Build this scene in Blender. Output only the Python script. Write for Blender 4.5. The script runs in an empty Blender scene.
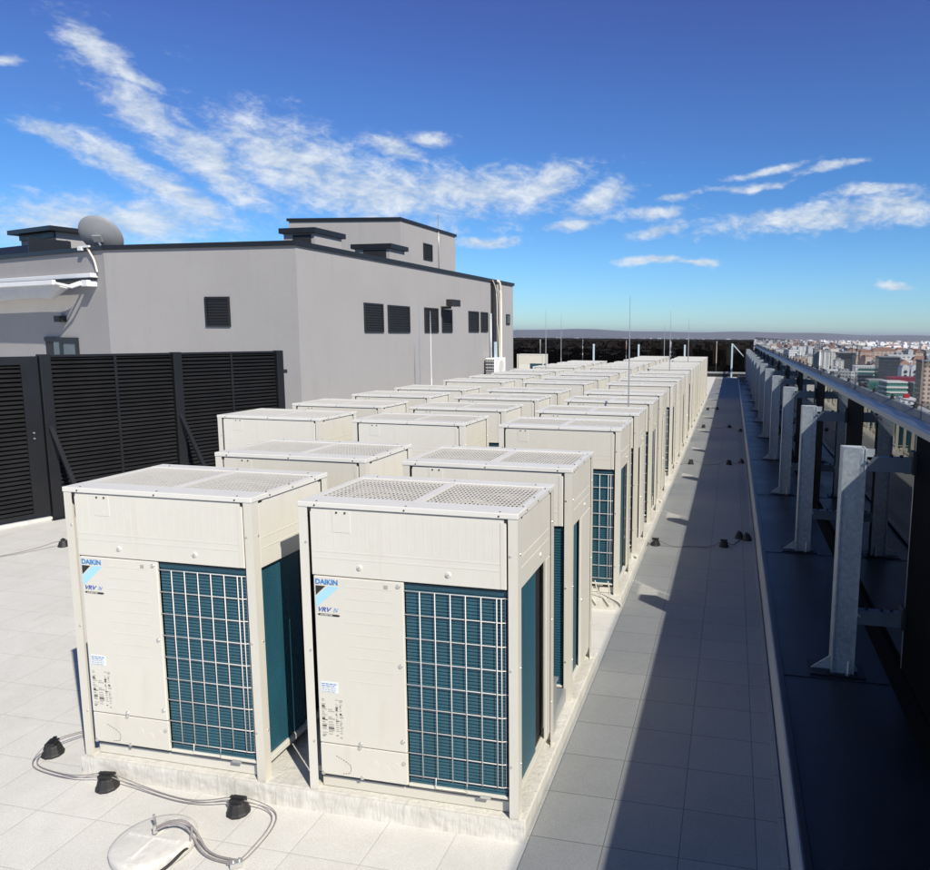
import bpy, bmesh, math, random
from mathutils import Vector, Matrix
random.seed(7)
sc = bpy.context.scene
COL = sc.collection
PI = math.pi

# ------------------------------------------------------------------ materials
def new_mat(name):
    m = bpy.data.materials.new(name); m.use_nodes = True
    nt = m.node_tree; nt.nodes.clear()
    out = nt.nodes.new('ShaderNodeOutputMaterial')
    return m, nt, out

def nd(nt, t, **kw):
    n = nt.nodes.new(t)
    for k, v in kw.items():
        if k in n.inputs.keys(): n.inputs[k].default_value = v
        else: setattr(n, k, v)
    return n

def mix_col(nt, fac, a, b, blend='MIX'):
    n = nt.nodes.new('ShaderNodeMix'); n.data_type = 'RGBA'; n.blend_type = blend
    for sock, v in ((n.inputs[0], fac), (n.inputs[6], a), (n.inputs[7], b)):
        if hasattr(v, 'links'): nt.links.new(v, sock)
        elif isinstance(v, (int, float)): sock.default_value = v
        else: sock.default_value = (v[0], v[1], v[2], 1)
    return n.outputs[2]

def ramp(nt, fac, a, b, ca=(0, 0, 0), cb=(1, 1, 1)):
    r = nt.nodes.new('ShaderNodeValToRGB')
    r.color_ramp.elements[0].position = a; r.color_ramp.elements[1].position = b
    r.color_ramp.elements[0].color = (*ca, 1); r.color_ramp.elements[1].color = (*cb, 1)
    nt.links.new(fac, r.inputs[0]); return r.outputs[0]

def math_n(nt, op, a, b=None, c=None, clamp=False):
    n = nt.nodes.new('ShaderNodeMath'); n.operation = op; n.use_clamp = clamp
    for i, v in enumerate((a, b, c)):
        if v is None: continue
        if hasattr(v, 'links'): nt.links.new(v, n.inputs[i])
        else: n.inputs[i].default_value = v
    return n.outputs[0]

def coords(nt, kind='Object', scale=(1, 1, 1), rot=(0, 0, 0)):
    tc = nt.nodes.new('ShaderNodeTexCoord'); mp = nt.nodes.new('ShaderNodeMapping')
    mp.inputs['Scale'].default_value = scale; mp.inputs['Rotation'].default_value = rot
    nt.links.new(tc.outputs[kind], mp.inputs[0]); return mp.outputs[0]

def noise(nt, vec, scale, detail=4, rough=.55, dist=0):
    n = nd(nt, 'ShaderNodeTexNoise', Scale=scale, Detail=detail, Roughness=rough, Distortion=dist)
    nt.links.new(vec, n.inputs['Vector']); return n.outputs[0]

def bump(nt, h, strength, dist=.01, normal=None):
    b = nd(nt, 'ShaderNodeBump', Strength=strength, Distance=dist)
    nt.links.new(h, b.inputs['Height'])
    if normal: nt.links.new(normal, b.inputs['Normal'])
    return b.outputs[0]

def bsdf(nt, out, color, rough=.5, metal=0, normal=None, spec=.5):
    p = nt.nodes.new('ShaderNodeBsdfPrincipled')
    for sock, v in ((p.inputs['Base Color'], color), (p.inputs['Roughness'], rough)):
        if hasattr(v, 'links'): nt.links.new(v, sock)
        elif isinstance(v, (int, float)): sock.default_value = v
        else: sock.default_value = (*v, 1)
    p.inputs['Metallic'].default_value = metal
    p.inputs['Specular IOR Level'].default_value = spec
    if normal: nt.links.new(normal, p.inputs['Normal'])
    nt.links.new(p.outputs[0], out.inputs[0]); return p

def surf(name, color, rough=.5, metal=0, var=.12, scale=3, bstr=.0, bscale=60, stretch=(1, 1, 1), kind='Object', spec=.5, dirt=None, rand=None):
    """plain coloured surface broken up by two scales of noise"""
    m, nt, out = new_mat(name)
    v = coords(nt, kind, stretch)
    n1 = noise(nt, v, scale, 6, .6); n2 = noise(nt, v, scale * 9, 3, .5)
    f = math_n(nt, 'ADD', math_n(nt, 'MULTIPLY', n1, .7), math_n(nt, 'MULTIPLY', n2, .3))
    lo = tuple(c * (1 - var) for c in color); hi = tuple(min(1, c * (1 + var)) for c in color)
    c = ramp(nt, f, .3, .7, lo, hi)
    if dirt:
        dn = noise(nt, coords(nt, kind, dirt[2]), dirt[1], 7, .65)
        c = mix_col(nt, ramp(nt, dn, .56, .78), c, dirt[0])
    if rand:                                            # every panel weathers a little differently
        oi = nt.nodes.new('ShaderNodeObjectInfo')
        c = mix_col(nt, 1.0, c, ramp(nt, oi.outputs['Random'], 0, 1, rand, (1.0, 1.0, 1.0)), 'MULTIPLY')
    nrm = bump(nt, noise(nt, v, bscale, 3), bstr, .01) if bstr else None
    bsdf(nt, out, c, ramp(nt, n1, .2, .8, (rough * .85,) * 3, (min(1, rough * 1.15),) * 3), metal, nrm, spec)
    return m

M = {}
M['paint'] = surf('beige_paint', (.675, .657, .592), .40, var=.03, scale=2.2, bstr=.02, bscale=9,
                  dirt=((.625, .598, .515), 2.0, (3.5, 3.5, .6)), rand=(.90, .885, .855))
M['lid_paint'] = surf('lid_paint', (.70, .685, .635), .4, var=.03, scale=4, dirt=((.62, .58, .5), 3, (2, 2, 2)))
M['guard'] = surf('guard_wire', (.62, .60, .55), .45, var=.05, scale=9)
M['wire'] = surf('front_wire', (.74, .69, .65), .4, var=.04, scale=9)
M['fin'] = surf('coil_fin', (.020, .092, .132), .38, var=.16, scale=5, spec=.6, stretch=(2, 2, .5))
M['fin_deep'] = surf('coil_gap', (.014, .064, .094), .6, var=.2, scale=6)
M['dark'] = surf('dark_grey_gap_shade', (.035, .035, .037), .7, var=.2, scale=6)  # dark grey of screws and print; also shade painted into panel gaps
M['black'] = surf('black_rubber', (.018, .018, .019), .6, var=.25, scale=14, bstr=.15, bscale=80)
M['shroud'] = surf('shroud_steel', (.27, .255, .225), .6, var=.15, scale=5)
M['blade'] = surf('fan_blade', (.05, .05, .05), .5, var=.1, scale=6)
M['screw'] = surf('screw_steel', (.62, .62, .60), .3, .7, var=.1, scale=40)
M['ink_blue'] = surf('ink_blue', (.012, .20, .52), .45, var=.03)
M['ink_navy'] = surf('ink_navy', (.03, .09, .36), .45, var=.03)
M['ink_sky'] = surf('ink_sky', (.36, .66, .86), .45, var=.03)
M['ink_black'] = surf('ink_black', (.02, .02, .02), .45, var=.03)
M['ink_grey'] = surf('ink_grey', (.36, .35, .31), .6, var=.1)
M['sticker'] = surf('sticker_white', (.70, .76, .82), .4, var=.05)
M['galv'] = None
M['flash'] = surf('dark_flashing', (.018, .018, .020), .38, .2, var=.2, scale=3)
M['anthracite'] = surf('anthracite_metal', (.022, .024, .028), .45, .3, var=.15, scale=3)
M['fence'] = surf('fence_slat', (.012, .0125, .014), .45, .2, var=.2, scale=2)
M['fence_post'] = surf('fence_post', (.013, .014, .017), .45, .2, var=.15, scale=2)
M['white'] = surf('white_coating', (.80, .80, .79), .4, var=.04, scale=3)
M['fabric'] = surf('awning_fabric', (.52, .53, .54), .85, var=.10, scale=3, bstr=.3, bscale=120)
M['dish'] = surf('dish_grey', (.26, .27, .285), .5, var=.06, scale=4)
M['steel'] = surf('rod_steel', (.46, .48, .50), .35, .6, var=.1, scale=6)
M['pvc'] = surf('pale_pipe', (.72, .66, .56), .5, var=.08, scale=5)
M['bluepipe'] = surf('pale_blue_cover', (.42, .52, .58), .5, var=.06, scale=5)
M['cable'] = surf('cable_grey', (.24, .22, .225), .5, var=.2, scale=20)
M['winglass'] = surf('window_glass', (.03, .04, .05), .08, var=.1, spec=.8)

def galv():
    m, nt, out = new_mat('galvanised_steel')
    v = coords(nt)
    vo = nd(nt, 'ShaderNodeTexVoronoi', Scale=42.0); nt.links.new(v, vo.inputs['Vector'])
    n = noise(nt, v, 5, 6, .6)
    c = mix_col(nt, .5, ramp(nt, vo.outputs['Color'], .2, .9, (.36, .39, .41), (.60, .63, .64)),
                ramp(nt, n, .3, .7, (.36, .39, .41), (.60, .63, .64)))
    bsdf(nt, out, c, ramp(nt, n, .3, .7, (.38,) * 3, (.55,) * 3), .35, bump(nt, n, .06))
    return m
M['galv'] = galv()

def stucco():
    m, nt, out = new_mat('grey_stucco')
    v = coords(nt)
    n1 = noise(nt, v, .5, 6, .6); n2 = noise(nt, v, 90, 2, .6); n3 = noise(nt, coords(nt, 'Object', (2.5, 2.5, .35)), 1.6, 6, .65)
    c = ramp(nt, n1, .3, .7, (.335, .324, .322), (.370, .358, .355))
    c = mix_col(nt, ramp(nt, n3, .55, .8, (0, 0, 0), (.42, .42, .42)), c, (.255, .25, .245))
    c = mix_col(nt, .22, c, ramp(nt, n2, .3, .7, (.20, .195, .19), (.41, .40, .395)))
    bsdf(nt, out, c, .9, 0, bump(nt, n2, .5, .006), .2)
    return m
M['stucco'] = stucco()

def paving(k=1.0, nm='concrete_pavers'):
    m, nt, out = new_mat(nm)
    tc = nt.nodes.new('ShaderNodeTexCoord'); sep = nt.nodes.new('ShaderNodeSeparateXYZ')
    nt.links.new(tc.outputs['Object'], sep.inputs[0])
    def cell(s, off):
        t = math_n(nt, 'MULTIPLY', math_n(nt, 'SUBTRACT', s, off), 2.5)
        fr = math_n(nt, 'FRACT', t); fl = math_n(nt, 'FLOOR', t)
        e = math_n(nt, 'MULTIPLY', math_n(nt, 'MINIMUM', fr, math_n(nt, 'SUBTRACT', 1.0, fr)), .4)
        return e, fl
    ex, fx = cell(sep.outputs[0], .05); ey, fy = cell(sep.outputs[1], .05)
    e = math_n(nt, 'MINIMUM', ex, ey)
    joint = math_n(nt, 'LESS_THAN', e, .0024)
    soft = ramp(nt, e, .0, .012, (0, 0, 0), (1, 1, 1))
    cmb = nt.nodes.new('ShaderNodeCombineXYZ'); nt.links.new(fx, cmb.inputs[0]); nt.links.new(fy, cmb.inputs[1])
    wn = nt.nodes.new('ShaderNodeTexWhiteNoise'); wn.noise_dimensions = '2D'; nt.links.new(cmb.outputs[0], wn.inputs['Vector'])
    v = tc.outputs['Object']
    big = noise(nt, v, .7, 7, .62); mid = noise(nt, v, 6, 5, .6); fine = noise(nt, v, 160, 2, .6)
    c = ramp(nt, big, .3, .72, (.595, .575, .53), (.695, .68, .635))
    c = mix_col(nt, .28, c, ramp(nt, mid, .3, .7, (.53, .52, .48), (.74, .73, .70)))
    c = mix_col(nt, .18 if k == 1 else .32, c, ramp(nt, wn.outputs[0], 0, 1, (.54, .53, .51), (.72, .71, .68)))
    c = mix_col(nt, .26, c, ramp(nt, fine, .3, .72, (.25, .25, .25), (.85, .85, .84)))
    st = noise(nt, v, 2.3, 8, .7, .6)
    c = mix_col(nt, ramp(nt, st, .60, .80, (0, 0, 0), (.5, .5, .5)), c, (.40, .38, .33))
    wm = noise(nt, v, .9, 6, .62, 1.4); ring = math_n(nt, 'ABSOLUTE', math_n(nt, 'SUBTRACT', wm, .52))
    c = mix_col(nt, ramp(nt, ring, .004, .05, (.07, .07, .07), (0, 0, 0)), c, (.40, .385, .34))
    c = mix_col(nt, math_n(nt, 'MULTIPLY', joint, .40 if k == 1 else .8), c, (.20, .195, .185))
    if k < 1: c = mix_col(nt, 1.0, c, (k * .985, k, k * 1.015), 'MULTIPLY')
    nrm = bump(nt, soft, .22, .003); nrm = bump(nt, fine, .22, .003, nrm)
    bsdf(nt, out, c, .8, 0, nrm, .3)
    return m
M['paving'] = paving(); M['path'] = paving(.63, 'grey_shaded_pavers')  # walkway pavers are greyer, and darkened further to carry its half shade

def plinth_mat():
    m, nt, out = new_mat('coated_plinth')
    v = coords(nt)
    n1 = noise(nt, v, 3, 7, .65)
    wr = noise(nt, coords(nt, 'Object', (9, 9, 2.2), (0, .5, 0)), 2.2, 5, .6, 1.2)
    c = ramp(nt, n1, .3, .7, (.54, .525, .475), (.68, .665, .62))
    st = noise(nt, coords(nt, 'Object', (16, 16, 4)), 1.4, 8, .72)
    sep = nt.nodes.new('ShaderNodeSeparateXYZ'); nt.links.new(v, sep.inputs[0])
    low = ramp(nt, sep.outputs[2], -.12, -.02, (1, 1, 1), (.25, .25, .25))
    c = mix_col(nt, math_n(nt, 'MULTIPLY', ramp(nt, st, .50, .75, (0, 0, 0), (.6, .6, .6)), low), c, (.33, .31, .27))
    bsdf(nt, out, c, .5, 0, bump(nt, wr, .42, .018), .4)
    return m
M['plinth'] = plinth_mat()

def membrane():
    m, nt, out = new_mat('bitumen_membrane')
    v = coords(nt)
    n1 = noise(nt, v, 1.3, 6, .6); n2 = noise(nt, v, 22, 6, .65); n3 = noise(nt, v, 9, 3, .5, 1.5)
    c = ramp(nt, n1, .3, .7, (.012, .013, .016), (.024, .026, .030))
    sc_ = noise(nt, coords(nt, 'Object', (30, 6, 1), (0, 0, .6)), 1.6, 7, .7, 1.0)
    c = mix_col(nt, ramp(nt, n2, .62, .82, (0, 0, 0), (.5, .5, .5)), c, (.06, .06, .06)); c = mix_col(nt, ramp(nt, sc_, .62, .72, (0, 0, 0), (.8, .8, .8)), c, (.075, .073, .068))
    bsdf(nt, out, c, ramp(nt, n1, .3, .7, (.30,) * 3, (.46,) * 3), 0, bump(nt, n3, .12, .01), .55)
    return m
M['membrane'] = membrane()

def glass(name, tint, refl=1.0, ior=1.5):
    m, nt, out = new_mat(name)
    tr = nd(nt, 'ShaderNodeBsdfTransparent'); tr.inputs[0].default_value = (*tint, 1)
    gl = nd(nt, 'ShaderNodeBsdfGlossy', Roughness=.012); gl.inputs[0].default_value = (.9, .93, .95, 1)
    fr = nd(nt, 'ShaderNodeFresnel', IOR=ior)
    f = math_n(nt, 'MULTIPLY', fr.outputs[0], refl, clamp=True)
    v = coords(nt); n = noise(nt, v, 1.1, 2)
    nt.links.new(bump(nt, n, .02, .01), gl.inputs['Normal'])
    mx = nt.nodes.new('ShaderNodeMixShader'); nt.links.new(f, mx.inputs[0])
    nt.links.new(tr.outputs[0], mx.inputs[1]); nt.links.new(gl.outputs[0], mx.inputs[2])
    nt.links.new(mx.outputs[0], out.inputs[0]); return m
M['glass_dark'] = glass('smoked_glass', (.12, .125, .135), .95, 1.55)
M['glass_far'] = glass('smoked_glass_back', (.155, .15, .15), .22, 1.45)
M['glass_added'] = glass('added_screen_glass', (.735, .75, .765), .04, 1.4)  # tint of the added screen, set to half-shade the walkway

# ------------------------------------------------------------------ mesh helpers
class MB:
    def __init__(s): s.v = []; s.f = []; s.mi = []; s.sm = []; s.mats = []
    def mat(s, m):
        if m not in s.mats: s.mats.append(m)
        return s.mats.index(m)
    def add(s, vs, fs, m, smooth=False, mtx=None):
        b = len(s.v)
        s.v += [tuple(mtx @ Vector(p)) if mtx else tuple(p) for p in vs]
        k = s.mat(m)
        for f in fs: s.f.append([b + i for i in f]); s.mi.append(k); s.sm.append(smooth)
        return s
    def box(s, x0, x1, y0, y1, z0, z1, m, mtx=None, bev=0):
        if bev:
            bm = bmesh.new(); bmesh.ops.create_cube(bm, size=1)
            for v in bm.verts: v.co = Vector(((x0 + x1) / 2 + v.co.x * (x1 - x0), (y0 + y1) / 2 + v.co.y * (y1 - y0), (z0 + z1) / 2 + v.co.z * (z1 - z0)))
            bmesh.ops.bevel(bm, geom=bm.edges[:], offset=bev, segments=2, profile=.5, affect='EDGES', clamp_overlap=True)
            bm.verts.index_update()
            s.add([v.co[:] for v in bm.verts], [[v.index for v in f.verts] for f in bm.faces], m, False, mtx); bm.free(); return s
        vs = [(x0, y0, z0), (x1, y0, z0), (x1, y1, z0), (x0, y1, z0), (x0, y0, z1), (x1, y0, z1), (x1, y1, z1), (x0, y1, z1)]
        return s.add(vs, [(0, 3, 2, 1), (4, 5, 6, 7), (0, 1, 5, 4), (1, 2, 6, 5), (2, 3, 7, 6), (3, 0, 4, 7)], m, False, mtx)
    def prism(s, poly, z0, z1, m, mtx=None):
        n = len(poly)
        vs = [(p[0], p[1], z0) for p in poly] + [(p[0], p[1], z1) for p in poly]
        fs = [list(range(n - 1, -1, -1)), list(range(n, 2 * n))] + [(i, (i + 1) % n, n + (i + 1) % n, n + i) for i in range(n)]
        return s.add(vs, fs, m, False, mtx)
    def cyl(s, c, r0, r1, z0, z1, m, n=16, cap=True, mtx=None):
        vs = []; fs = []
        for z, r in ((z0, r0), (z1, r1)):
            vs += [(c[0] + r * math.cos(2 * PI * i / n), c[1] + r * math.sin(2 * PI * i / n), z) for i in range(n)]
        s.add(vs, [(i, (i + 1) % n, n + (i + 1) % n, n + i) for i in range(n)], m, True, mtx)
        if cap: s.add(vs, [list(range(n - 1, -1, -1)), list(range(n, 2 * n))], m, False, mtx)
        return s
    def lathe(s, prof, m, n=24, c=(0, 0), mtx=None, smooth=True):
        vs = []; fs = []
        for r, z in prof: vs += [(c[0] + r * math.cos(2 * PI * i / n), c[1] + r * math.sin(2 * PI * i / n), z) for i in range(n)]
        for k in range(len(prof) - 1):
            fs += [(k * n + i, k * n + (i + 1) % n, (k + 1) * n + (i + 1) % n, (k + 1) * n + i) for i in range(n)]
        fs += [list(range(n - 1, -1, -1)), [(len(prof) - 1) * n + i for i in range(n)]]
        return s.add(vs, fs, m, smooth, mtx)
    def tube(s, pts, r, m, n=8, smooth_path=0):
        P = [Vector(p) for p in pts]
        for _ in range(smooth_path):
            Q = [P[0]]
            for a, b in zip(P, P[1:]): Q += [a * .75 + b * .25, a * .25 + b * .75]
            P = Q + [P[-1]]
        vs = []; fs = []
        up = Vector((0, 0, 1))
        for i, p in enumerate(P):
            t = (P[min(i + 1, len(P) - 1)] - P[max(i - 1, 0)]).normalized()
            a = t.cross(up if abs(t.z) < .95 else Vector((1, 0, 0))).normalized(); b = t.cross(a)
            vs += [tuple(p + (a * math.cos(2 * PI * k / n) + b * math.sin(2 * PI * k / n)) * r) for k in range(n)]
        for i in range(len(P) - 1):
            fs += [(i * n + k, i * n + (k + 1) % n, (i + 1) * n + (k + 1) % n, (i + 1) * n + k) for k in range(n)]
        fs += [list(range(n)), [(len(P) - 1) * n + k for k in range(n - 1, -1, -1)]]
        return s.add(vs, fs, m, True)
    def build(s, name, parent=None, loc=None, rotz=0):
        me = bpy.data.meshes.new(name)
        me.from_pydata(s.v, [], s.f)
        for m in s.mats: me.materials.append(m)
        me.polygons.foreach_set('material_index', s.mi); me.polygons.foreach_set('use_smooth', s.sm)
        bm = bmesh.new(); bm.from_mesh(me); bmesh.ops.recalc_face_normals(bm, faces=bm.faces); bm.to_mesh(me); bm.free()
        me.update()
        o = bpy.data.objects.new(name, me); COL.objects.link(o)
        if parent: o.parent = parent
        if loc: o.location = loc
        o.rotation_euler.z = rotz
        return o

def thing(name, label, cat, loc=(0, 0, 0), rotz=0, group=None):
    o = bpy.data.objects.new(name, None); COL.objects.link(o)
    o.empty_display_size = .2; o.location = loc; o.rotation_euler.z = rotz
    return tag(o, label, cat, group)
def tag(o, label, cat, group=None):
    o['label'] = label; o['category'] = cat
    if group: o['group'] = group
    return o
def struct(o, kind='structure'): o['kind'] = kind; return o
KIDS = {}
def kids(o):
    return [c for c in bpy.data.objects if c.parent == o]
def dup(root, loc, rotz=None, skip=()):
    r = root.copy(); COL.objects.link(r); r.location = loc
    if rotz is not None: r.rotation_euler.z = rotz
    if root.name not in KIDS: KIDS[root.name] = [(c, kids(c)) for c in kids(root)]
    for c, gs in KIDS[root.name]:
        if c.name.split('.')[0] in skip: continue
        k = c.copy(); COL.objects.link(k); k.parent = r
        for g in gs:
            if g.name.split('.')[0] in skip: continue
            h = g.copy(); COL.objects.link(h); h.parent = k
    return r
def text_obj(body, size, m, mtx, name, parent, xs=1.0, shear=0, extr=.0008, bold=.0):
    cu = bpy.data.curves.new('txt', 'FONT'); cu.body = body; cu.size = size; cu.extrude = extr; cu.shear = shear; cu.offset = bold
    t = bpy.data.objects.new('txt', cu); COL.objects.link(t)
    dg = bpy.context.evaluated_depsgraph_get(); dg.update()
    me = bpy.data.meshes.new_from_object(t.evaluated_get(dg))
    bpy.data.objects.remove(t); me.name = name
    me.transform(mtx @ Matrix.Diagonal((xs, 1, 1, 1)))
    me.materials.clear(); me.materials.append(m)
    o = bpy.data.objects.new(name, me); COL.objects.link(o); o.parent = parent
    return o
FRONT = lambda x, y, z: Matrix.Translation((x, y, z)) @ Matrix.Rotation(PI / 2, 4, 'X')
ORD = ['nearest', 'second', 'third', 'fourth', 'fifth', 'sixth', 'seventh', 'eighth', 'ninth', 'tenth', 'eleventh', 'twelfth',
       'thirteenth', 'fourteenth', 'fifteenth', 'sixteenth', 'seventeenth', 'eighteenth', 'nineteenth', 'twentieth']

PZ = -.12      # paving level; z=0 is the top of the plinths
# ------------------------------------------------------------------ setting: roof, path, plinths
b = MB(); b.box(-40, 2.62, -14, 46.2, -1.2, PZ, M['paving']); struct(b.build('roof_deck'))
b = MB(); b.box(.0505, 1.374, -14, 43.0, PZ - .05, PZ + .004, M['path']); struct(b.build('walkway'))
b = MB(); b.box(-39.8, 2.55, -13.8, 46.1, -75, -1.21, M['stucco']); struct(b.build('tower_below'))

def wrinkly_plinth(x0, x1, y0, y1):
    """slab with its skirt of loosely laid coating: the front face is a displaced grid"""
    b = MB(); b.box(x0, x1, y0 + .012, y1, PZ, 0, M['plinth'], bev=.008)
    rnd = random.Random(3 + int(y0 * 10)); nx = 180; nz = 7
    ph = [(rnd.uniform(8, 60), rnd.uniform(-25, 25), rnd.uniform(0, 6.3), rnd.uniform(.3, 1)) for _ in range(9)]
    vs = []; fs = []
    for j in range(nz + 1):
        for i in range(nx + 1):
            x = x0 + (x1 - x0) * i / nx; z = PZ + (-.001 - PZ) * j / nz
            d = sum(a * math.sin(kx * x + kz * 6 * z + p) for kx, kz, p, a in ph) / 5
            e = 0 if j in (0, nz) else 1
            vs.append((x, y0 - (.004 + .0045 * d) * e - (.006 if j == 0 else 0), z))
    for j in range(nz):
        for i in range(nx):
            a = j * (nx + 1) + i; fs.append((a, a + 1, a + nx + 2, a + nx + 1))
    b.add(vs, fs, M['plinth'], True)
    return struct(b.build('plinth'))
wrinkly_plinth(-2.79, .035, -.012, 2.14)
wrinkly_plinth(-4.55, .035, 3.36, 8.62)
wrinkly_plinth(-4.55, .035, 9.62, 15.05)
wrinkly_plinth(-4.55, .035, 16.12, 21.55)
wrinkly_plinth(-4.55, .035, 22.62, 28.05)

# trough beside the path: kerb, flashing, membrane floor
b = MB(); b.box(1.375, 1.405, -14, 44.9, PZ, -.085, M['path']); struct(b.build('kerb_skirting'))
M['kerb'] = surf('kerb_coating', (.50, .50, .50), .6, var=.06, scale=2, bstr=.05)
b = MB(); b.prism([(1.405, PZ), (1.47, PZ), (1.47, -.004), (1.462, 0), (1.45, -.004)], -44.9, 14, M['kerb'], Matrix.Rotation(PI / 2, 4, 'X')); struct(b.build('kerb'))
b = MB(); b.box(1.4705, 1.512, -14, 44.9, PZ + .01, .004, M['flash'], bev=.004); struct(b.build('kerb_flashing'))
b = MB(); b.box(1.513, 2.36, -14, 44.9, -.3, -.03, M['membrane'])
for y in [-1.25, 2.12, 5.42, 8.7, 12.15, 15.58, 19.1, 22.5, 26, 29.4, 32.9, 36.3, 39.8]:
    b.box(1.514, 2.35, y, y + .012, -.03, -.0245, M['membrane'])
struct(b.build('trough_floor'))
M['matte'] = surf('matte_black', (.008, .008, .009), .95, var=.2, spec=.05)
b = MB(); b.prism([(2.30, -.03), (2.42, -.03), (2.42, .058), (2.375, .058)], -44.9, 14, M['matte'], Matrix.Rotation(PI / 2, 4, 'X')); struct(b.build('upstand_skirt'))

# ------------------------------------------------------------------ the rooftop units
W, D, H = 1.24, .765, 1.685
def make_unit(variant):
    P = M['paint']
    t = thing('outdoor_unit', 'x', 'air conditioner', group='outdoor units standing in rows on the roof')
    # posts: L profiles
    for (x, sx) in ((0, 1), (W, -1)):
        for (y, sy) in ((0, 1), (D, -1)):
            b = MB()
            b.box(min(x, x + sx * .052), max(x, x + sx * .052), min(y, y + sy * .0035), max(y, y + sy * .0035), 0, 1.656, P)
            b.box(min(x, x + sx * .0035), max(x, x + sx * .0035), min(y + sy * .0036, y + sy * .060), max(y + sy * .0036, y + sy * .060), 0, 1.656, P)
            b.box(min(x + sx * .01, x + sx * .045), max(x + sx * .01, x + sx * .045), min(y + sy * .01, y + sy * .055), max(y + sy * .01, y + sy * .055), .001, .010, P)
            for z in (.30, .84, 1.46):
                b.cyl((0, 0), .008, .006, 0, .004, M['screw'], 8, mtx=Matrix.Translation((x + sx * .04, y if sy > 0 else y, z)) @ Matrix.Rotation(PI / 2 * sy, 4, 'X'))
                b.cyl((0, 0), .008, .006, 0, .004, M['screw'], 8, mtx=Matrix.Translation((x, y + sy * .045, z)) @ Matrix.Rotation(-PI / 2 * sx, 4, 'Y'))
            b.build('corner_post', t)
    # lid with two openings
    ox = [(.034, .607), (.652, 1.206)]; oy = (.150, .660)
    xs = [-.004, .034, .607, .652, 1.206, W + .004]; ys = [-.004, oy[0], oy[1], D + .004]
    b = MB(); L = M['lid_paint']
    b.box(xs[0], xs[5], ys[0], ys[1], 1.655, H, L, bev=.004); b.box(xs[0], xs[5], ys[2], ys[3], 1.655, H, L, bev=.004)
    for i in (0, 2, 4): b.box(xs[i], xs[i + 1], ys[1] - .003, ys[2] + .003, 1.6555, H - .0015, L)
    for x in (.10, .62, 1.14):
        b.cyl((0, 0), .0050, .0045, 0, .003, M['dark'], 8, mtx=Matrix.Translation((x, -.004, 1.668)) @ Matrix.Rotation(PI / 2, 4, 'X'))
        for y in (.02, .71): b.cyl((x, y), .0050, .0045, H, H + .003, M['dark'], 8)
    for y in (.16, .38, .62):
        b.cyl((1.222, y), .0050, .0045, H, H + .003, M['dark'], 8)
        b.cyl((0, 0), .0050, .0045, 0, .003, M['dark'], 8, mtx=Matrix.Translation((W + .004, y, 1.668)) @ Matrix.Rotation(PI / 2, 4, 'Y'))
    b.build('lid', t)
    for (x0, x1) in ox:
        cx, cy = (x0 + x1) / 2, (oy[0] + oy[1]) / 2
        b = MB(); G = M['guard']
        n = 12
        for i in range(n):
            y = oy[0] + (oy[1] - oy[0]) * (i + .5) / n
            b.box(x0 - .006, x1 + .006, y - .0025, y + .0025, 1.6735, 1.6775, G)
        n = 23
        for i in range(n):
            x = x0 + (x1 - x0) * (i + .5) / n
            b.box(x - .0036, x + .0036, oy[0] - .006, oy[1] + .006, 1.6776, 1.6815, G)
        b.build('fan_guard', t)
        b = MB(); r = .235; n = 32                       # bell mouth: square deck down into a ring
        ring = [(cx + r * math.cos(2 * PI * i / n), cy + r * math.sin(2 * PI * i / n)) for i in range(n)]
        sq = []
        for i in range(n):
            c, s_ = math.cos(2 * PI * i / n), math.sin(2 * PI * i / n); k = 1 / max(abs(c), abs(s_))
            sq.append((cx + c * k * (x1 - x0) / 2 * 1.01, cy + s_ * k * (oy[1] - oy[0]) / 2 * 1.01))
        vs = [(*p, 1.628) for p in sq] + [(*p, 1.622) for p in ring] + [(cx + (p[0] - cx) * .93, cy + (p[1] - cy) * .93, 1.56) for p in ring] + [(cx + (p[0] - cx) * .93, cy + (p[1] - cy) * .93, 1.40) for p in ring]
        fs = [(k * n + i, k * n + (i + 1) % n, (k + 1) * n + (i + 1) % n, (k + 1) * n + i) for k in range(3) for i in range(n)]
        b.add(vs, fs, M['shroud'], True)
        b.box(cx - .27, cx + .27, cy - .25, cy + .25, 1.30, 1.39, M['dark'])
        sh = b.build('fan_shroud', t)
        b = MB(); b.lathe([(.055, 1.40), (.06, 1.50), (.05, 1.53), (.01, 1.54)], M['blade'], 16, (cx, cy))
        for k in range(4):
            a0 = k * PI / 2 + .3; vs = []
            for q_, (rr, da, dz) in enumerate([(r_, d_, z_) for r_ in (.05, .13, .205) for d_, z_ in ((-.42, 0), (0, .035), (.42, .075))]):
                a = a0 + da * (1 if rr > .06 else .6); vs.append((cx + rr * math.cos(a), cy + rr * math.sin(a), 1.43 + dz))
            b.add(vs, [(0, 1, 4, 3), (1, 2, 5, 4), (3, 4, 7, 6), (4, 5, 8, 7)], M['blade'], True)
        b.build('fan', sh)
    # upper panels
    b = MB()
    b.box(.064, 1.176, .006, .024, 1.275, 1.650, P, bev=.004)
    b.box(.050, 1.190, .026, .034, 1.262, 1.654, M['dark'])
    b.box(1.166, 1.192, .0045, .0075, 1.632, 1.6545, M['black']); b.box(.048, .072, .0045, .0075, 1.632, 1.6545, M['black'])
    for z in (1.412, 1.376): b.box(.075, 1.145, .0050, .0075, z - .0035, z + .0035, P)
    for x in [.11 + .0475 * i for i in range(23)]: b.box(x - .003, x + .003, .0055, .0075, 1.43, 1.635, P)
    b.box(.196, .304, .0042, .0075, 1.522, 1.643, P, bev=.0012)
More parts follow.
